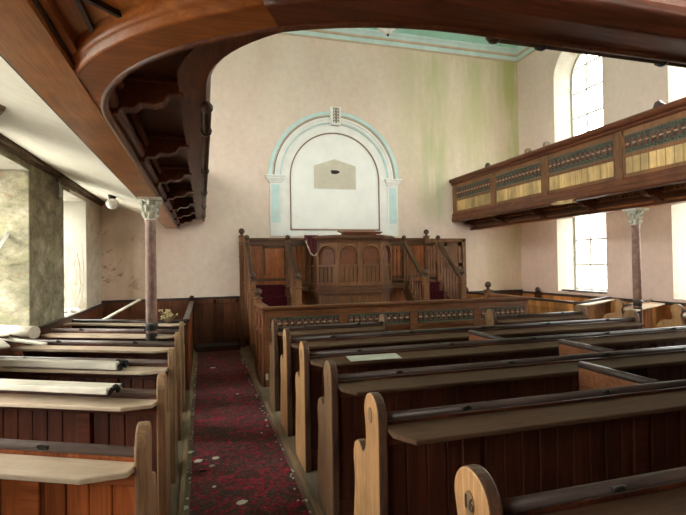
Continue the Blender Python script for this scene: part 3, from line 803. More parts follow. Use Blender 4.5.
def newel(par, x, y, z0, z1, r=.05, ball=.058):
    m = MB(); m.box(x-r, y-r, z0, x+r, y+r, z1)
    for z in (z1-.02, z1-.14, z1-.42):
        if z > z0+.05: m.box(x-r-.012, y-r-.012, z, x+r+.012, y+r+.012, z+.022)
    n = m.build('newel_post', 'pulpit', par, .006)
    b = MB(); b.lathe([(r*.9, z1), (r*.55, z1+.02), (r*.5, z1+.035)], (x, y, 0), 12); b.ball((x, y, z1+.03+ball), ball, 14)
    b.build('ball_finial', 'handrail', n)
    return n
def baluster(par, x, y, z0, z1):
    h = z1-z0; m = MB()
    m.lathe([(.018, 0), (.018, h*.12), (.011, h*.15), (.022, h*.32), (.012, h*.62), (.010, h*.78), (.019, h*.81), (.018, h)], (x, y, z0), 8)
    return m.build('baluster', 'pulpit', par)
ZP, ZL = .30, 1.20           # enclosure floor, pulpit landing
def stair(s, label):
    """s=0 left flight, s=1 its mirror"""
    X = (lambda x: x) if s == 0 else (lambda x: 2*2.77-x)
    t = thing('pulpit_stair', label, 'staircase', (0, 0, 0))
    xo, xi = .80, 1.57
    def bx(m, x0, x1, y0, y1, z0, z1): m.box(min(X(x0), X(x1)), y0, z0, max(X(x0), X(x1)), y1, z1)
    n = 5; y0, y1 = 8.12, 9.0
    for k in range(n):
        za = ZP+(ZL-ZP)*k/n; zb = ZP+(ZL-ZP)*(k+1)/n; ya = y0+(y1-y0)*k/n; yb = y0+(y1-y0)*(k+1)/n
        m = MB(); bx(m, xo+.03, xi-.03, ya, yb+(.0 if k < n-1 else .0), ZP if k else ZP, zb-.03); bx(m, xo+.03, xi-.03, ya-.02, yb, zb-.03, zb)
        st = m.build('step', 'pulpit_x', t)
        m = MB(); bx(m, xo+.10, xi-.10, ya-.028, yb, zb-.035, zb+.008); bx(m, xo+.10, xi-.10, ya-.012, ya, za, zb); m.build('stair_carpet', 'stair_carpet', st)
    m = MB(); bx(m, xo, xi, 9.0, 9.72, ZL-.06, ZL); bx(m, xi, 1.95, 9.0, 9.72, ZL-.06, ZL); bx(m, xi, 1.95, 8.99, 9.02, ZL-.10, ZL)
    m.build('landing', 'pulpit_x', t)
    m = MB(); bx(m, xo+.1, xi-.05, 9.0, 9.7, ZL, ZL+.01); m.build('landing_carpet', 'stair_carpet', t)
    for x in (xo, xi):
        m = MB()
        m.prism([(y0-.02, ZP), (y0-.02, ZP+.22), (y1, ZL+.04), (y1+.05, ZL+.04), (y1+.05, ZL-.2), (y0+.3, ZP)], 'x', X(x)-.02, X(x)+.02)
        m.build('string_board', 'pulpit', t)
        newel(t, X(x), 8.08, ZP, 1.34)
        newel(t, X(x), 9.03, ZL-.15 if x == xi else 0.3, 2.05, .045, .05)
        m = MB(); a, b = Vector((X(x), 8.08, 1.27)), Vector((X(x), 9.02, 2.03))
        m.prism([(8.10, 1.23), (9.03, 1.98), (9.03, 2.06), (8.10, 1.31)], 'x', X(x)-.035, X(x)+.035)
        m.build('handrail', 'handrail', t, .012, 2)
        for k in range(7):
            f = (k+.7)/7.4; y = 8.12+.88*f
            baluster(t, X(x), y, ZP+.2+(ZL+.04-ZP-.22)*f, 1.27+.74*f-.02)
    # tall newel against the wall, outer side
    newel(t, X(.755), 9.66, 0.0, 2.2, .05, .06)
    # landing balustrade to the pulpit
    m = MB(); bx(m, xi, 1.95, 8.99, 9.05, 1.96, 2.03); bx(m, xi, 1.95, 9.0, 9.04, 1.24, 1.29); m.build('landing_rail', 'handrail', t, .01)
    for k in range(4): baluster(t, X(1.65+.085*k), 9.02, 1.29, 1.96)
    # outer balustrade of the landing
    m = MB(); bx(m, xo-.025, xo+.025, 9.05, 9.64, 1.98, 2.05); bx(m, xo-.02, xo+.02, 9.05, 9.64, 1.24, 1.29); m.build('landing_rail', 'handrail', t, .01)
    for k in range(4): baluster(t, X(xo), 9.13+.13*k, 1.29, 1.98)
    return t
stair(0, 'left flight of pulpit stairs with red carpet, beside the boarded wall near the aisle')
stair(1, 'right flight of pulpit stairs with red carpet, beside the panelled dark door')

def pulpit():
    t = thing('pulpit', 'broad half-octagonal carved oak pulpit with round-arched panels below the blind arch', 'pulpit', (2.77, 8.3, 0))
    hw, dg = .43, .31
    pts = [(-hw-dg, 1.42), (-hw-dg, dg), (-hw, 0), (hw, 0), (hw+dg, dg), (hw+dg, 1.42)]
    def off(d):
        k = d*math.tan(PI/8); 
        return [(-hw-dg-d, 1.42), (-hw-dg-d, dg-k), (-hw-k, -d), (hw+k, -d), (hw+dg+d, dg-k), (hw+dg+d, 1.42)]
    MB().prism(off(-.04), 'z', .32, 2.08).build('body', 'pulpit', t)
    m = MB()
    for d, z0, z1 in ((-.10, .3, .98), (-.06, .98, 1.02), (-.02, 1.02, 1.07), (.03, 1.07, 1.12), (.05, 1.12, 1.145), (.02, 1.145, 1.18), (.0, 1.18, 1.215)): m.prism(off(d), 'z', z0, z1)
    m.build('base_moulding', 'pulpit_x', t, .01, 2)
    m = MB()
    for d, z0, z1 in ((.005, 1.985, 2.01), (.02, 2.045, 2.06), (.05, 2.06, 2.085), (.075, 2.085, 2.115), (.04, 2.115, 2.135)): m.prism(off(d), 'z', z0, z1)
    m.build('cornice', 'pulpit_x', t, .008, 2)
    # dentil row
    d_ = MB(); d_.beads([(*q, 2.03) for q in off(.012)], .013, .038, 6, .3)
    d_.build('bead_row', 'pulpit', t)
    # panelled facets
    def facet(a, b, nb):
        a, b = Vector((*a, 0)), Vector((*b, 0)); L = (b-a).length; ang = math.atan2(b.y-a.y, b.x-a.x)
        T = Matrix.Translation(a) @ Matrix.Rotation(ang, 4, 'Z'); w = L/nb
        for k in range(nb):
            u0, u1 = w*k, w*(k+1); uc = (u0+u1)/2; r = w/2-.05; zs = 1.76
            fr = MB(); fr.M = T
            fr.box(u0, -.0, 1.215, u0+.045, .05, 1.985); fr.box(u1-.045, 0, 1.215, u1, .05, 1.985)
            fr.box(u0+.045, 0.005, 1.215, u1-.045, .05, 1.275); fr.box(u0+.045, .005, 1.555, u1-.045, .05, 1.60)
            # spandrel around the arch
            n = 16; R = w/2-.045
            for q in range(n):
                t0, t1 = PI*q/n, PI*(q+1)/n
                fr.prism([(uc+R*math.cos(t0), zs+R*math.sin(t0)), (uc+R*math.cos(t1), zs+R*math.sin(t1)), (uc+R*math.cos(t1), 1.985), (uc+R*math.cos(t0), 1.985)], 'y', .012, .05)
            f = fr.build('arched_frame', 'pulpit', t, .004)
            am = MB(); am.M = T
            am.ring((uc, .0, zs), R+.012, .017, (1, 0, 0), (0, 0, 1), 18, 6, 0, PI); am.ring((uc, .012, zs), R-.032, .012, (1, 0, 0), (0, 0, 1), 18, 6, 0, PI)
            for s in (-1, 1):
                am.box(uc+s*(R+.012)-.022, -.018, zs-.05, uc+s*(R+.012)+.022, .02, zs-.005)
                am.tube([(uc+s*(R-.032), .012, 1.6), (uc+s*(R-.032), .012, zs)], .011, 6)
            am.build('arch_moulding', 'pulpit', f)
            pm = MB(); pm.M = T; pm.box(u0+.045, .03, 1.6, u1-.045, .04, 1.99); pm.build('upper_panel', 'pulpit_panel', t)
            lm = MB(); lm.M = T; ww = (w-.09)/4
            for q in range(4): lm.box(u0+.045+ww*q+.006, .022, 1.275, u0+.045+ww*(q+1)-.006, .045, 1.555)
            lm.build('lower_panel', 'pulpit', t, .008)
    facet(pts[1], pts[2], 1); facet(pts[2], pts[3], 2); facet(pts[3], pts[4], 1)
    facet(pts[0], pts[1], 2); facet(pts[4], pts[5], 2)
    m = MB(); m.M = Matrix.Translation((0.04, .12, 2.17)) @ Matrix.Rotation(.16, 4, 'X')
    m.box(-.36, -.16, 0, .36, .26, .03); m.box(-.38, -.18, .022, .38, -.14, .05); m.box(-.30, -.1, -.06, .30, .2, 0)
    m.build('book_desk', 'pulpit_panel', t, .006)
    boxo('platform', 'pulpit_x', (-.66, .3, 1.16, .66, 1.42, 1.2), t)
    # crimson drape over the left corner
    d = thing('pulpit_drape', 'crimson velvet drape with cream fringe hanging at the left corner of the pulpit', 'drape', (1.93, 8.72, 0))
    n = 14; vs = []; fs = []; fr = []
    x0, x1 = -.12, .11
    for i in range(n+1):
        f = i/n; x = x0+(x1-x0)*f
        drop = .02+.36*math.sin(PI*min(1, f*.62+.10))**1.2
        yy = -.10+.018*math.sin(f*22)
        for j in range(7):
            g = j/6; vs.append((x+.02*g, yy-.01*g+.012*math.sin(f*22+g*2), 2.15-drop*g))
        fr.append((x+.02, yy-.012, 2.15-drop))
    for i in range(n):
        for j in range(6): fs.append((i*7+j, i*7+j+1, (i+1)*7+j+1, (i+1)*7+j))
    m = MB(); m.add(vs, fs, True); o = m.build('cloth', 'drape', d); sm = o.modifiers.new('thick', 'SOLIDIFY'); sm.thickness = .012
    m = MB(); m.tube(fr, .014, 6); m.tube([fr[-1], Vector(fr[-1])+Vector((.0, 0, .30))], .013, 6); m.build('fringe', 'fringe', d)
pulpit()

# ------------------------------------------------------------------ enclosure in front of the pulpit
def enclosure():
    t = thing('pulpit_enclosure', 'panelled oak enclosure with carved painted frieze in front of the pulpit', 'enclosure', (0, 0, 0))
    x0, x1, yf, h = .77, 4.77, 6.25, 1.06
    boxo('front_panel', 'encl', (x0, yf, 0, x1, yf+.05, h-.06), t)
    m = MB()
    for z0, z1, d in ((h-.06, h-.035, .025), (h-.035, h, .05)): m.box(x0-d, yf-d, z0, x1+d, yf+.08, z1)
    m.build('capping', 'encl', t, .008)
    fm = MB(); st = [.77, 1.83, 2.87, 3.89, 4.77]
    for k, x in enumerate(st): fm.box(max(x-.06, x0), yf-.02, 0, min(x+.06, x1), yf, h-.06)
    fm.box(x0, yf-.018, h-.14, x1, yf, h-.06); fm.box(x0, yf-.018, .70, x1, yf, .75); fm.box(x0, yf-.018, 0, x1, yf, .15)
    fm.build('framing', 'encl', t, .004)
    for k in range(4): carved_strip(t, Matrix.Translation((0, yf-.006, 0)), st[k]+.06, st[k+1]-.06, .75, h-.14, .075)
    for s in (0, 1):
        x = x0 if s == 0 else x1-.05
        boxo('side_panel', 'encl', (x, yf+.05, 0, x+.05, 7.2, h-.06), t)
        boxo('capping', 'encl', (x-.05, yf+.08, h-.05, x+.08, 7.2, h), t, .008)
        m = MB(); xo = x-.02 if s == 0 else x+.05
        for a, b, c_, d in ((yf, 7.2, h-.14, h-.06), (yf, 7.2, .66, .74), (yf, 7.2, 0, .15)): m.box(xo, a, c_, xo+.02, b, d)
        for a in (yf, 6.68, 7.1): m.box(xo, a, 0, xo+.02, a+.1, h-.06)
        m.build('side_framing', 'encl', t, .004)
        newel(t, x+.025, 7.24, 0, 1.12, .05, .058)
    struct(boxo('trim_13', 'floor', (x0+.1, yf+.1, 0, x1-.1, 9.7, ZP-.002)))
    o = boxo('paper_tag', 'flake', (x0-.0, yf-.025, .12, x0+.03, yf-.019, .2)); o.name = 'paper_tag'
    tag(o, 'tiny white tag on the foot of the panelled enclosure by the aisle', 'tag')
enclosure()

# ------------------------------------------------------------------ pews
def end_profile(hr=.095, ztop=1.018):
    zc = ztop-hr
    p = [(0, .05), (0, zc)]
    for k in range(1, 15):
        a = PI-PI*1.12*k/14; p.append((hr+hr*math.cos(a), zc+hr*math.sin(a)))
    p += [(hr*1.82, .87-.03), (.172, .80), (.18, .755), (.20, .722), (.225, .715), (.245, .728), (.275, .742), (.31, .738), (.345, .715), (.365, .675), (.37, .63), (.36, .585), (.352, .55), (.355, .50), (.37, .40), (.385, .3), (.395, .2), (.395, .05)]
    return p
def eight_profile(hr=.078, ztop=1.03):
    zc = ztop-hr; p = [(0.03, .05), (0.0, .70), (.02, zc-hr*.98)]
    for k in range(0, 17):
        a = PI*1.25-PI*1.5*k/16; p.append((.02+hr*.75+hr*math.cos(a), zc+hr*math.sin(a)))
    p += [(.128, .868), (.132, .845), (.155, .825), (.20, .818), (.255, .812), (.31, .79), (.35, .745), (.37, .69), (.368, .63), (.355, .57), (.36, .45), (.385, .25), (.39, .05)]
    return p
def pew_end(par, x0, mat, prof, outer, plate=True, number=None, turn=0, edge=True):
    m = MB()
    if turn: m.M = Matrix.Translation((x0, 0, 0)) @ Matrix.Rotation(turn, 4, 'Z') @ Matrix.Translation((-x0, 0, 0))
    m.prism(prof, 'x', x0, x0+.045, True)
    nn = len(prof)
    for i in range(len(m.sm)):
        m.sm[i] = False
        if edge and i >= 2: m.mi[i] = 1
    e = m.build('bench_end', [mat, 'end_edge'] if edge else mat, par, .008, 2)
    if plate:
        xf = x0 if outer < 0 else x0+.045
        q = MB(); n = 16; pr = [(.098+.026*math.cos(2*PI*k/n), .918+.036*math.sin(2*PI*k/n)) for k in range(n)]
        q.prism(pr, 'x', xf-.003, xf+.003); q.build('number_plate', 'plate', e)
        if number:
            cu = bpy.data.curves.new('numeral', 'FONT'); cu.body = number; cu.size = .055; cu.align_x = 'CENTER'; cu.align_y = 'CENTER'; cu.extrude = .0012
            cu.materials.append(M['numeral']); tmp = bpy.data.objects.new('numeral', cu); me = bpy.data.meshes.new_from_object(tmp); bpy.data.objects.remove(tmp)
            ob = bpy.data.objects.new('numeral', me); C.objects.link(ob); ob.parent = e
            # face -x : text x axis -> -y (reads left to right from the aisle)
            ob.matrix_local = Matrix.Translation((xf-.005, .098, .918)) @ Matrix(((0, 0, -1, 0), (-1, 0, 0, 0), (0, 1, 0, 0), (0, 0, 0, 1)))
    return e
def pew_body(t, L, a, b, mats, clip=(True, True), bw=.1, dp=.15, skew=0):
    """back with boards, stiles, rails, round top rail, book board and seat between x=a and x=b"""
    mb, mx, ml, mr = mats
    m = MB(); x = a
    while x < b-.01:
        e = min(x+bw, b); m.box(x+.003, .032, .06, e-.003, .055, .86); x = e
    m.box(a, .04, .06, b, .058, .9)
    m.build('backrest', mb, t, .003)
    boxo('bottom_rail', mx, (a, .018, .05, b, .034, .2), t, .004); boxo('upper_rail', mx, (a, .022, .80, b, .034, .885), t, .004)
    n = max(1, round((b-a)/1.0))
    for k in range(n):
        xx = a+(b-a)*(k+.42)/n
        boxo('stile', mx, (xx-.045, .016, .2, xx+.045, .034, .80), t, .004)
    MB().tube([(a, .045, .922), (b, .045, .922)], .019, 12).build('top_rail', mr, t)
    c = [(a, .034), (a, -dp*.4 if clip[0] else -dp), (a+.065 if clip[0] else a, -dp), (b-(.065 if dp > .13 else .14) if clip[1] else b, -dp), (b, -dp*.4 if clip[1] else -dp), (b, .034)]
    m = MB(); m.M = Matrix.Translation((0, 0, .888)) @ Matrix.Rotation(.07, 4, 'X'); m.prism(c, 'z', -.024, 0); bo = m.build('book_board', ml, t, .006, 2)
    n = max(2, round((b-a)/.75))
    for k in range(n):
        xx = a+(b-a)*(k+.5)/n
        q = MB(); q.ring((xx, .012, .932), .02, .0045, (1, 0, 0), (0, .55, -.83), 8, 4, RV=.012); q.box(xx-.02, .014, .92, xx+.02, .026, .935); q.build('card_clip', 'iron', t)
    MB().prism([(a+max(0, skew)*.065, .065), (b+min(0, skew)*.065, .065), (b+min(0, skew)*.40, .40), (a+max(0, skew)*.40, .40)], 'z', .42, .45).build('seat', mx, t, .006)
    for k in range(n+1):
        xx = a+.03+.2*(skew > 0)+(b-a-.08-.2*(skew != 0))*k/n; boxo('seat_bracket', mx, (xx, .065, .06, xx+.025, .36, .42), t)
DK = ('pew_dark', 'pew_dark_x', 'ledge', 'rail')
EP, E8 = end_profile(), eight_profile()
CX0, CX1 = .718, 4.80
def centre_row(y, label, x0=CX0, x1=CX1, number=None, mat='end', last=True, first=True):
    t = thing('pew', label, 'pew', (x0, y, 0), 0, 'pews of the centre block'); L = x1-x0
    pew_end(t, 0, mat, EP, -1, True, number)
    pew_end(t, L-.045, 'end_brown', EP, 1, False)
    pew_body(t, L, .045, L-.045, DK)
    return t
centre_row(1.11, 'nearest centre pew, its pine end with round head numbered 16', number='16')
centre_row(1.945, 'centre pew with pale pine end, just ahead of the pew numbered 16')
centre_row(2.73, 'centre pew with brown-stained end, right behind the one with a paper on its ledge', mat='end_brown')
centre_row(3.515, 'centre pew with an old paper sheet lying on its book board')
centre_row(4.30, 'long centre pew directly behind the two short front pews')
centre_row(5.085, 'short front centre pew by the aisle, against the carved enclosure', x1=2.02, mat='end_brown')
centre_row(5.085, 'short front centre pew on the right, before the carved enclosure', x0=3.40, mat='end_brown')
# partitions dividing the centre rows
def partition(x, y0, label):
    t = thing('pew_partition', label, 'pew partition', (x, y0, 0), 0, 'partitions across the centre pews')
    L = .785-.16
    boxo('panel', 'encl', (-.012, .075, .06, .012, L, .9), t)
    m = MB()
    for k in range(5): m.box(-.02, .08+k*.108, .2, .02, .08+k*.108+.1, .80)
    m.build('boarding', 'encl', t, .004)
    MB().tube([(0, .075, .922), (0, L-.002, .922)], .022, 10).build('capping', 'rail', t)
partition(2.36, 1.945, 'low red-brown partition with dark capping in the pew ahead of number 16')
partition(2.88, 2.73, 'low red-brown partition with dark capping in the brown-ended third pew')
partition(2.50, 3.515, 'low red-brown partition with dark capping in the pew with the paper sheet')

# side blocks, turned towards the pulpit
TH = math.radians(27)
cT, sT = math.cos(TH), math.sin(TH)
YS = [1.90, 2.785, 3.67, 4.555, 5.44]
left_labels = ['nearest left pew with bare pale book board and red-brown front', 'second left pew from the front of the picture, white sash timber lying along its rail',
               'third left pew, shorter white timber with a dark end on its ledge', 'fourth left pew, its pale dusty ledge just before the iron post', 'fifth left pew, standing against the iron post']
for k, y in enumerate(YS):
    L = 1.66
    t = thing('side_pew', left_labels[k], 'pew', (-.21-L*cT, y+L*sT, -.02), -TH, 'angled pews under the left gallery')
    pew_end(t, L-.045, 'end_brown', EP, 1, False, None, TH, False)
    pew_body(t, L, 0.0, L-.045, (('pew_red' if k == 0 else 'pew_dark'), 'pew_red_x' if k == 0 else 'pew_dark_x', 'ledge_pale', 'rail_sheen'), (False, True), .1, .11, -math.tan(TH))
right_labels = ['near right side pew, hidden but for its rail, under the right gallery', '', '', 'right side pew with figure-eight orange end, nearest the picture edge', 'right side pew with figure-eight orange end beside the iron post']
for k, y in enumerate(YS):
    if k < 3: continue
    L = 1.62
    t = thing('side_pew', right_labels[k], 'pew', (mirror(-.21)-.0, y, 0), TH, 'angled pews under the right gallery')
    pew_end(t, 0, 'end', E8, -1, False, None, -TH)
    pew_body(t, L, .045, L, ('orange_d', 'pew_red_x', 'ledge_pale', 'rail'), (True, False), .1, .15, math.tan(TH))
# box pews in the two front corners
def box_pew(s, label, pmat):
    x = -.205 if s == 0 else mirror(-.205)
    t = thing('box_pew', label, 'box pew', (0, 0, 0))
    T = Matrix.Translation((x, 6.33, 0)) @ (Matrix.Rotation(PI-TH, 4, 'Z') if s == 0 else Matrix.Rotation(TH, 4, 'Z'))
    L = 1.62; sg = -1 if s == 0 else 1
    def loc(m): m.M = T; return m
    m = loc(MB()); u = 0
    while u < L-.02: m.box(u+.003, -.012, .06, min(u+.11, L)-.003, .012, .86); u += .11
    m.box(0, -.006, .06, L, .006, .88); m.box(0, -.018, .80, L, .018, .89); m.box(0, -.018, .05, L, .018, .2)
    m.build('front_panel', 'orange_d' if s else 'pew_dark', t, .003)
    m = loc(MB()); m.tube([(0, 0, .91), (L, 0, .91)], .024, 10); m.build('top_rail', 'rail', t)
    m = loc(MB()); near = -1 if s else 1
    m.prism([(0, 0), (0, near*.06), (.09, near*.17), (L, near*.17), (L, 0)], 'z', .87, .893); m.build('book_board', 'ledge_pale', t, .006)
    # long side panel from the front to the back wall
    y0, y1 = 6.36, 9.72
    m = MB(); y = y0
    while y < y1-.02: m.box(x-.012, y+.003, .12, x+.012, min(y+.11, y1)-.003, .84); y += .11
    m.box(x-.006, y0, .05, x+.006, y1, .9)
    m.build('side_panel', pmat, t, .003)
    m = MB(); m.box(x-.022, y0, .80, x+.022, y1, .90); m.box(x-.022, y0, .05, x+.022, y1, .2)
    for yy in (y0, 8.0, y1-.09): m.box(x-.02, yy, .05, x+.02, yy+.09, .9)
    m.build('side_framing', pmat, t, .004)
    m = MB(); m.box(x-.04, y0, .90, x+.04, y1, .94); m.build('capping', 'rail', t, .008)
    m = MB(); m.box(x-.045, y1-.09, 0, x+.045, y1, 1.0); m.ball((x, y1-.045, 1.0), .05, 10); m.build('corner_post', 'pew_dark', t)
box_pew(0, 'dark box pew in the far left corner below the stained wall', 'pew_red')
box_pew(1, 'orange boarded box pew in the far right corner, beyond the carved enclosure', 'orange')

# ------------------------------------------------------------------ lamps
def lamps():
    x, y = -1.27, 7.75; z = 2.68
    t = thing('globe_lamp', 'round white opal lamp on a black fitting under the left gallery', 'lamp', (x, y, 0))
    MB().lathe([(.055, z+.02), (.06, z-.015), (.045, z-.05), (.05, z-.06)], (0, 0, 0), 14).build('fitting', 'iron', t)
    MB().ball((0, 0, z-.125), .09, 18, (1, 1, .92)).build('globe', 'opal', t)
    t = thing('pendant_lamp', 'glass bowl pendant with a beaded rim hanging over the nave', 'lamp', (2.77, 6.77, 0)); z = 5.12
    MB().lathe([(.01, 0), (.05, .0), (.055, .03), (.16, .10), (.22, .18), (.225, .22), (.21, .22)], (0, 0, z), 20).build('bowl', 'opal', t)
    m = MB()
    for k in range(28):
        a = 2*PI*k/28
        for q in range(4): m.ball((.23*math.cos(a), .23*math.sin(a), z+.2+.025*q), .012, 6)
    m.build('bead_rim', 'opal', t)
    m = MB(); m.tube([(0, 0, z+.2), (0, 0, ZC-.03)], .008, 6)
    for k in range(3):
        a = 2*PI*k/3; m.tube([(.2*math.cos(a), .2*math.sin(a), z+.22), (0, 0, z+.6)], .005, 5)
    m.build('chain', 'iron', t); MB().lathe([(.07, 0), (.06, -.04)], (0, 0, ZC), 12).build('ceiling_rose', 'white', t)
    MB().ball((0, 0, z-.015), .022, 8).build('tip', 'iron', t)
lamps()

# ------------------------------------------------------------------ fallen timber, litter, small things
def plank(label, a, b, z, w, th, endcap=False):
    a, b = Vector(a), Vector(b); d = b-a; L = d.length; ang = math.atan2(d.y, d.x)
    t = thing('sash_timber', label, 'timber', (a.x, a.y, z), ang)
    m = MB(); m.box(0, -w/2, 0, L, -.008, th); m.box(0, .008, 0, L, w/2, th*.9); m.box(0, -.01, 0, L, .01, th*.6)
    m.build('board', 'sash', t, .004)
    if endcap:
        e = MB()
        for k in range(7): e.ball((L+random.uniform(-.01, .02), random.uniform(-w/2, w/2)*.85, th*random.uniform(.2, .9)), random.uniform(.012, .024)*endcap, 8)
        e.build('charred_end', 'black', t)['label'] = 'dark broken end'
def along(k, s, dy, z=0):
    """point on left pew k, s metres from its aisle end, dy metres in front of its back"""
    return (-.21-s*cT+dy*sT*1.0, YS[k]+s*sT+dy*cT)
plank('long white sash timber with a broken end, lying along the second left pew', (*along(1, 1.55, -.02), 0), (*along(1, .26, -.05), 0), .925, .13, .035, .8)
plank('shorter white timber with a black burnt end, lying on the third left pew', (*along(2, 1.4, -.06), 0), (*along(2, .36, -.085), 0), .875, .10, .05, 1.15)
def litter():
    # plaster flakes on the carpet
    fl = [(.09, 4.12, .055), (.05, 3.97, .04), (.23, 3.30, .05), (-.05, 4.10, .05), (-.01, 3.90, .03), (.14, 7.8, .05), (-.12, 4.35, .045), (.40, 6.1, .02), (.52, 4.6, .02), (.30, 2.95, .03), (.06, 3.6, .02), (-.145, 3.35, .05)]
    lab = ['broad pale plaster flake on the carpet beside the other large one', 'thin plaster flake just nearer than the broad pale flake', 'long narrow plaster sliver alone on the near carpet', 'chunk of plaster at the left edge of the carpet', 'small dark chip between the plaster flakes',
           'single white flake far down the carpet', 'pale rubble lump by the left kerb of the aisle', 'tiny white chip near the right carpet edge, far off', 'tiny white chip by the right kerb', 'small chip close to the bottom of the picture', 'crumb of plaster in the carpet middle', 'flat shard leaning by the left pew ends']
    for (x, y, r), lb in zip(fl, lab):
        r *= .72; n = 6; a0 = random.uniform(0, 6); pts = []
        for k in range(n):
            a = a0+2*PI*k/n; q = r*random.uniform(.6, 1.15); pts.append((q*math.cos(a)*1.25, q*math.sin(a)))
        m = MB(); m.prism(pts, 'z', 0, .006+r*.06); o = m.build('plaster_flake', 'black' if 'dark' in lb else 'flake', None, .002)
        o.location = (x, y, .0085 if x > -.09 else .002); tag(o, lb, 'debris', 'plaster flakes in the aisle')
    m = MB()
    for k in range(90):
        sd = random.random() < .65; x = random.uniform(.60, .66) if sd else random.uniform(-.134, -.10); y = random.uniform(2.4, 8.5); r = random.uniform(.004, .011)
        m.box(x-r, y-r*random.uniform(.5, 1.6), .0082 if -.1 < x < .64 else .0, x+r, y+r, .012 if -.1 < x < .64 else .008)
    o = m.build('plaster_crumbs', 'flake'); o['kind'] = 'stuff'; tag(o, 'pale plaster crumbs strewn along both edges of the carpet', 'crumbs')
    # hymn sheet
    o = MB().prism([(-.2, -.075), (.2, -.085), (.205, .06), (-.195, .07)], 'z', 0, .004).build('paper_sheet', 'paper')
    o.location = (1.24, 3.515-.075, .889); o.rotation_euler = (.07, 0, .0); tag(o, 'yellowed sheet of paper lying on a centre pew book board', 'paper')
    # dried flowers standing on the left front box pew ledge
    t = thing('dried_flowers', 'small bunch of dried cream flowers on the box pew ledge near the aisle', 'flowers', (-.42, 6.36, .893))
    m = MB(); f = MB()
    for k in range(26):
        a = random.uniform(0, 2*PI); r = random.uniform(.0, .11); h = random.uniform(.07, .17)
        p = Vector((r*math.cos(a), r*math.sin(a), h)); m.tube([(0, 0, .0), tuple(p*.6), tuple(p)], .003, 4)
        for q in range(3): f.ball(p+Vector((random.uniform(-.012, .012), random.uniform(-.012, .012), random.uniform(-.01, .012))), random.uniform(.007, .013), 6)
    m.build('stems', 'stem', t); f.build('flower_heads', 'dry', t)
    # pale plank leaning in the left box pew
    o = MB().box(-.03, 0, -.01, .03, 1.0, .012).build('leaning_plank', 'sash'); o.location = (-1.62, 8.2, .72); o.rotation_euler = (.33, 0, -.65)
    tag(o, 'pale plank leaning inside the left corner box pew', 'plank')
    # rubble on the sill of the near left window
    ys = WIN_Y[1]
    o = MB().tube([(0, 0, 0), (.55, .05, .0)], [.055, .06], 12).build('paper_roll', 'sash'); o.location = (XL-.15, ys+.15, SILL+.06); o.rotation_euler = (0, 0, -.75)
    tag(o, 'thick white roll lying on the near left window sill', 'roll')
    for k, (dx, dy, rz, ry, L, lb) in enumerate([(-.1, -.35, -.9, .25, .6, 'pale broken lath sloping off the near left sill'), (.0, -.2, -.5, .1, .5, 'flat white lath on the near left sill in front of the roll'), (.02, -.05, -1.3, -.08, .45, 'grey weathered lath end on the near left sill')]):
        o = MB().box(0, -.035, -.008, L, .035, .008).build('broken_lath', 'sash' if k < 2 else 'rot'); o.location = (XL+dx, ys+dy, SILL+.03+.14*(ry > .2)); o.rotation_euler = (0, ry, rz)
        tag(o, lb, 'lath')
    # heap of crumbs on both left sills
    for y, lb in ((ys+.2, 'heap of crumbled plaster on the near left window sill'), (WIN_Y[0]+.2, 'heap of crumbled plaster and twigs on the far left window sill')):
        m = MB()
        for k in range(60):
            r = random.uniform(.012, .045); m.ball((XL-.16+random.uniform(-.16, .14), y+random.uniform(-.3, .3), SILL+r*.55), r, 6, (1, random.uniform(.5, 1.2), random.uniform(.4, .8)))
        o = m.build('rubble_heap', 'flake'); o['kind'] = 'stuff'; tag(o, lb, 'rubble')
    # dry creeper over the far left reveal
    m = MB(); y0 = WIN_Y[0]+WHALF-.02
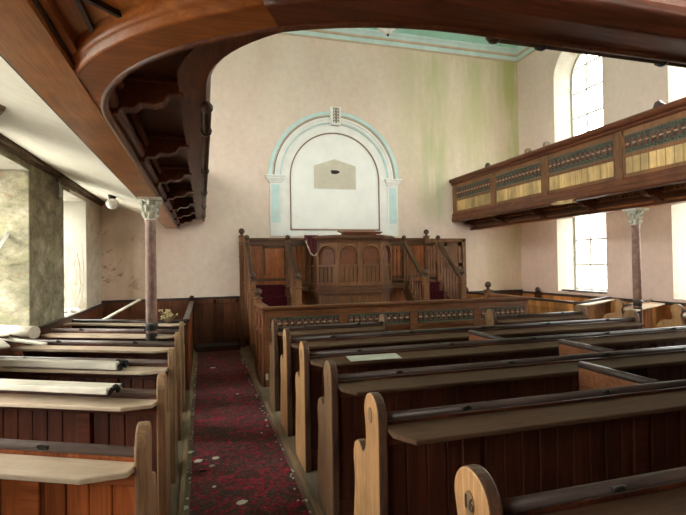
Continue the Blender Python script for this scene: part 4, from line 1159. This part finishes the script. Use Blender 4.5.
    for k in range(7):
        x = XL-.4+.06*k; p = [(x, y0-random.uniform(0, .02), SILL)]
        for q in range(6): x += random.uniform(-.06, .06); x = max(XL-.44, min(XL-.03, x)); p.append((x, y0-random.uniform(0, .015), SILL+(q+1)*random.uniform(.12, .18)))
        m.tube(p, .003, 4)
    o = m.build('dry_creeper', 'stem'); tag(o, 'thin dry creeper stems climbing the far left window reveal', 'creeper')
    # tilted hopper pane of the near left window
    t = thing('hopper_pane', 'small white framed pane tilted open in the near left window', 'window pane', (XL-.22, 5.78, 1.84), 0)
    t.rotation_euler = (0.0, .5, .35)
    m = MB(); m.box(-.02, -.25, -.16, .01, .22, -.12); m.box(-.02, -.25, .12, .01, .22, .16); m.box(-.02, -.25, -.16, .01, -.21, .16); m.box(-.02, .18, -.16, .01, .22, .16); m.build('pane_frame', 'frame', t)
    boxo('pane', 'glass', (-.008, -.21, -.12, -.004, .18, .12), t)
    # plaster corbel and hanging lath under the left soffit
    m = MB(); m.ring((0, 0, 0), .07, .025, (0, 1, 0), (0, 0, 1), 12, 6, -2.6, 1.9); m.box(-.02, -.1, -.03, .03, -.04, .12)
    o = m.build('plaster_corbel', 'reveal'); o.location = (XL+.015, 7.0, 2.60); tag(o, 'broken curl of plaster ornament on the pier between the left windows', 'ornament')
    o = MB().prism([(-.2, 0), (.12, -.02), (.2, .0), (.05, .03), (-.1, .05), (-.2, .04)], 'x', -.05, .05).build('hanging_lath', 'rot', None, .004); o.location = (-1.35, 3.72, 2.655); o.rotation_euler = (.1, .2, .5)
    tag(o, 'splintered dark lath hanging from the left gallery soffit', 'lath')
    # right wall : dark round finial and a plank on the sill
    t = thing('dado_finial', 'dark round-headed bench end against the right wall beyond the enclosure', 'finial', (7.2, 9.05, 0))
    MB().box(-.03, -.07, 0.05, .03, .07, .9).build('shaft', 'pew_dark', t); MB().ball((0, 0, .95), .075, 12, (.6, 1, 1)).build('round_head', 'rail', t)
    t = thing('sill_board', 'dark narrow board lying on the far right window sill', 'board', (XR+.12, 7.9, SILL)); boxo('board', 'rail', (-.1, -.62, .012, .05, .6, .04), t, .004)
    for q in (-.4, .4): boxo('batten', 'rail', (-.08, q-.03, 0, .03, q+.03, .012), t)
litter()
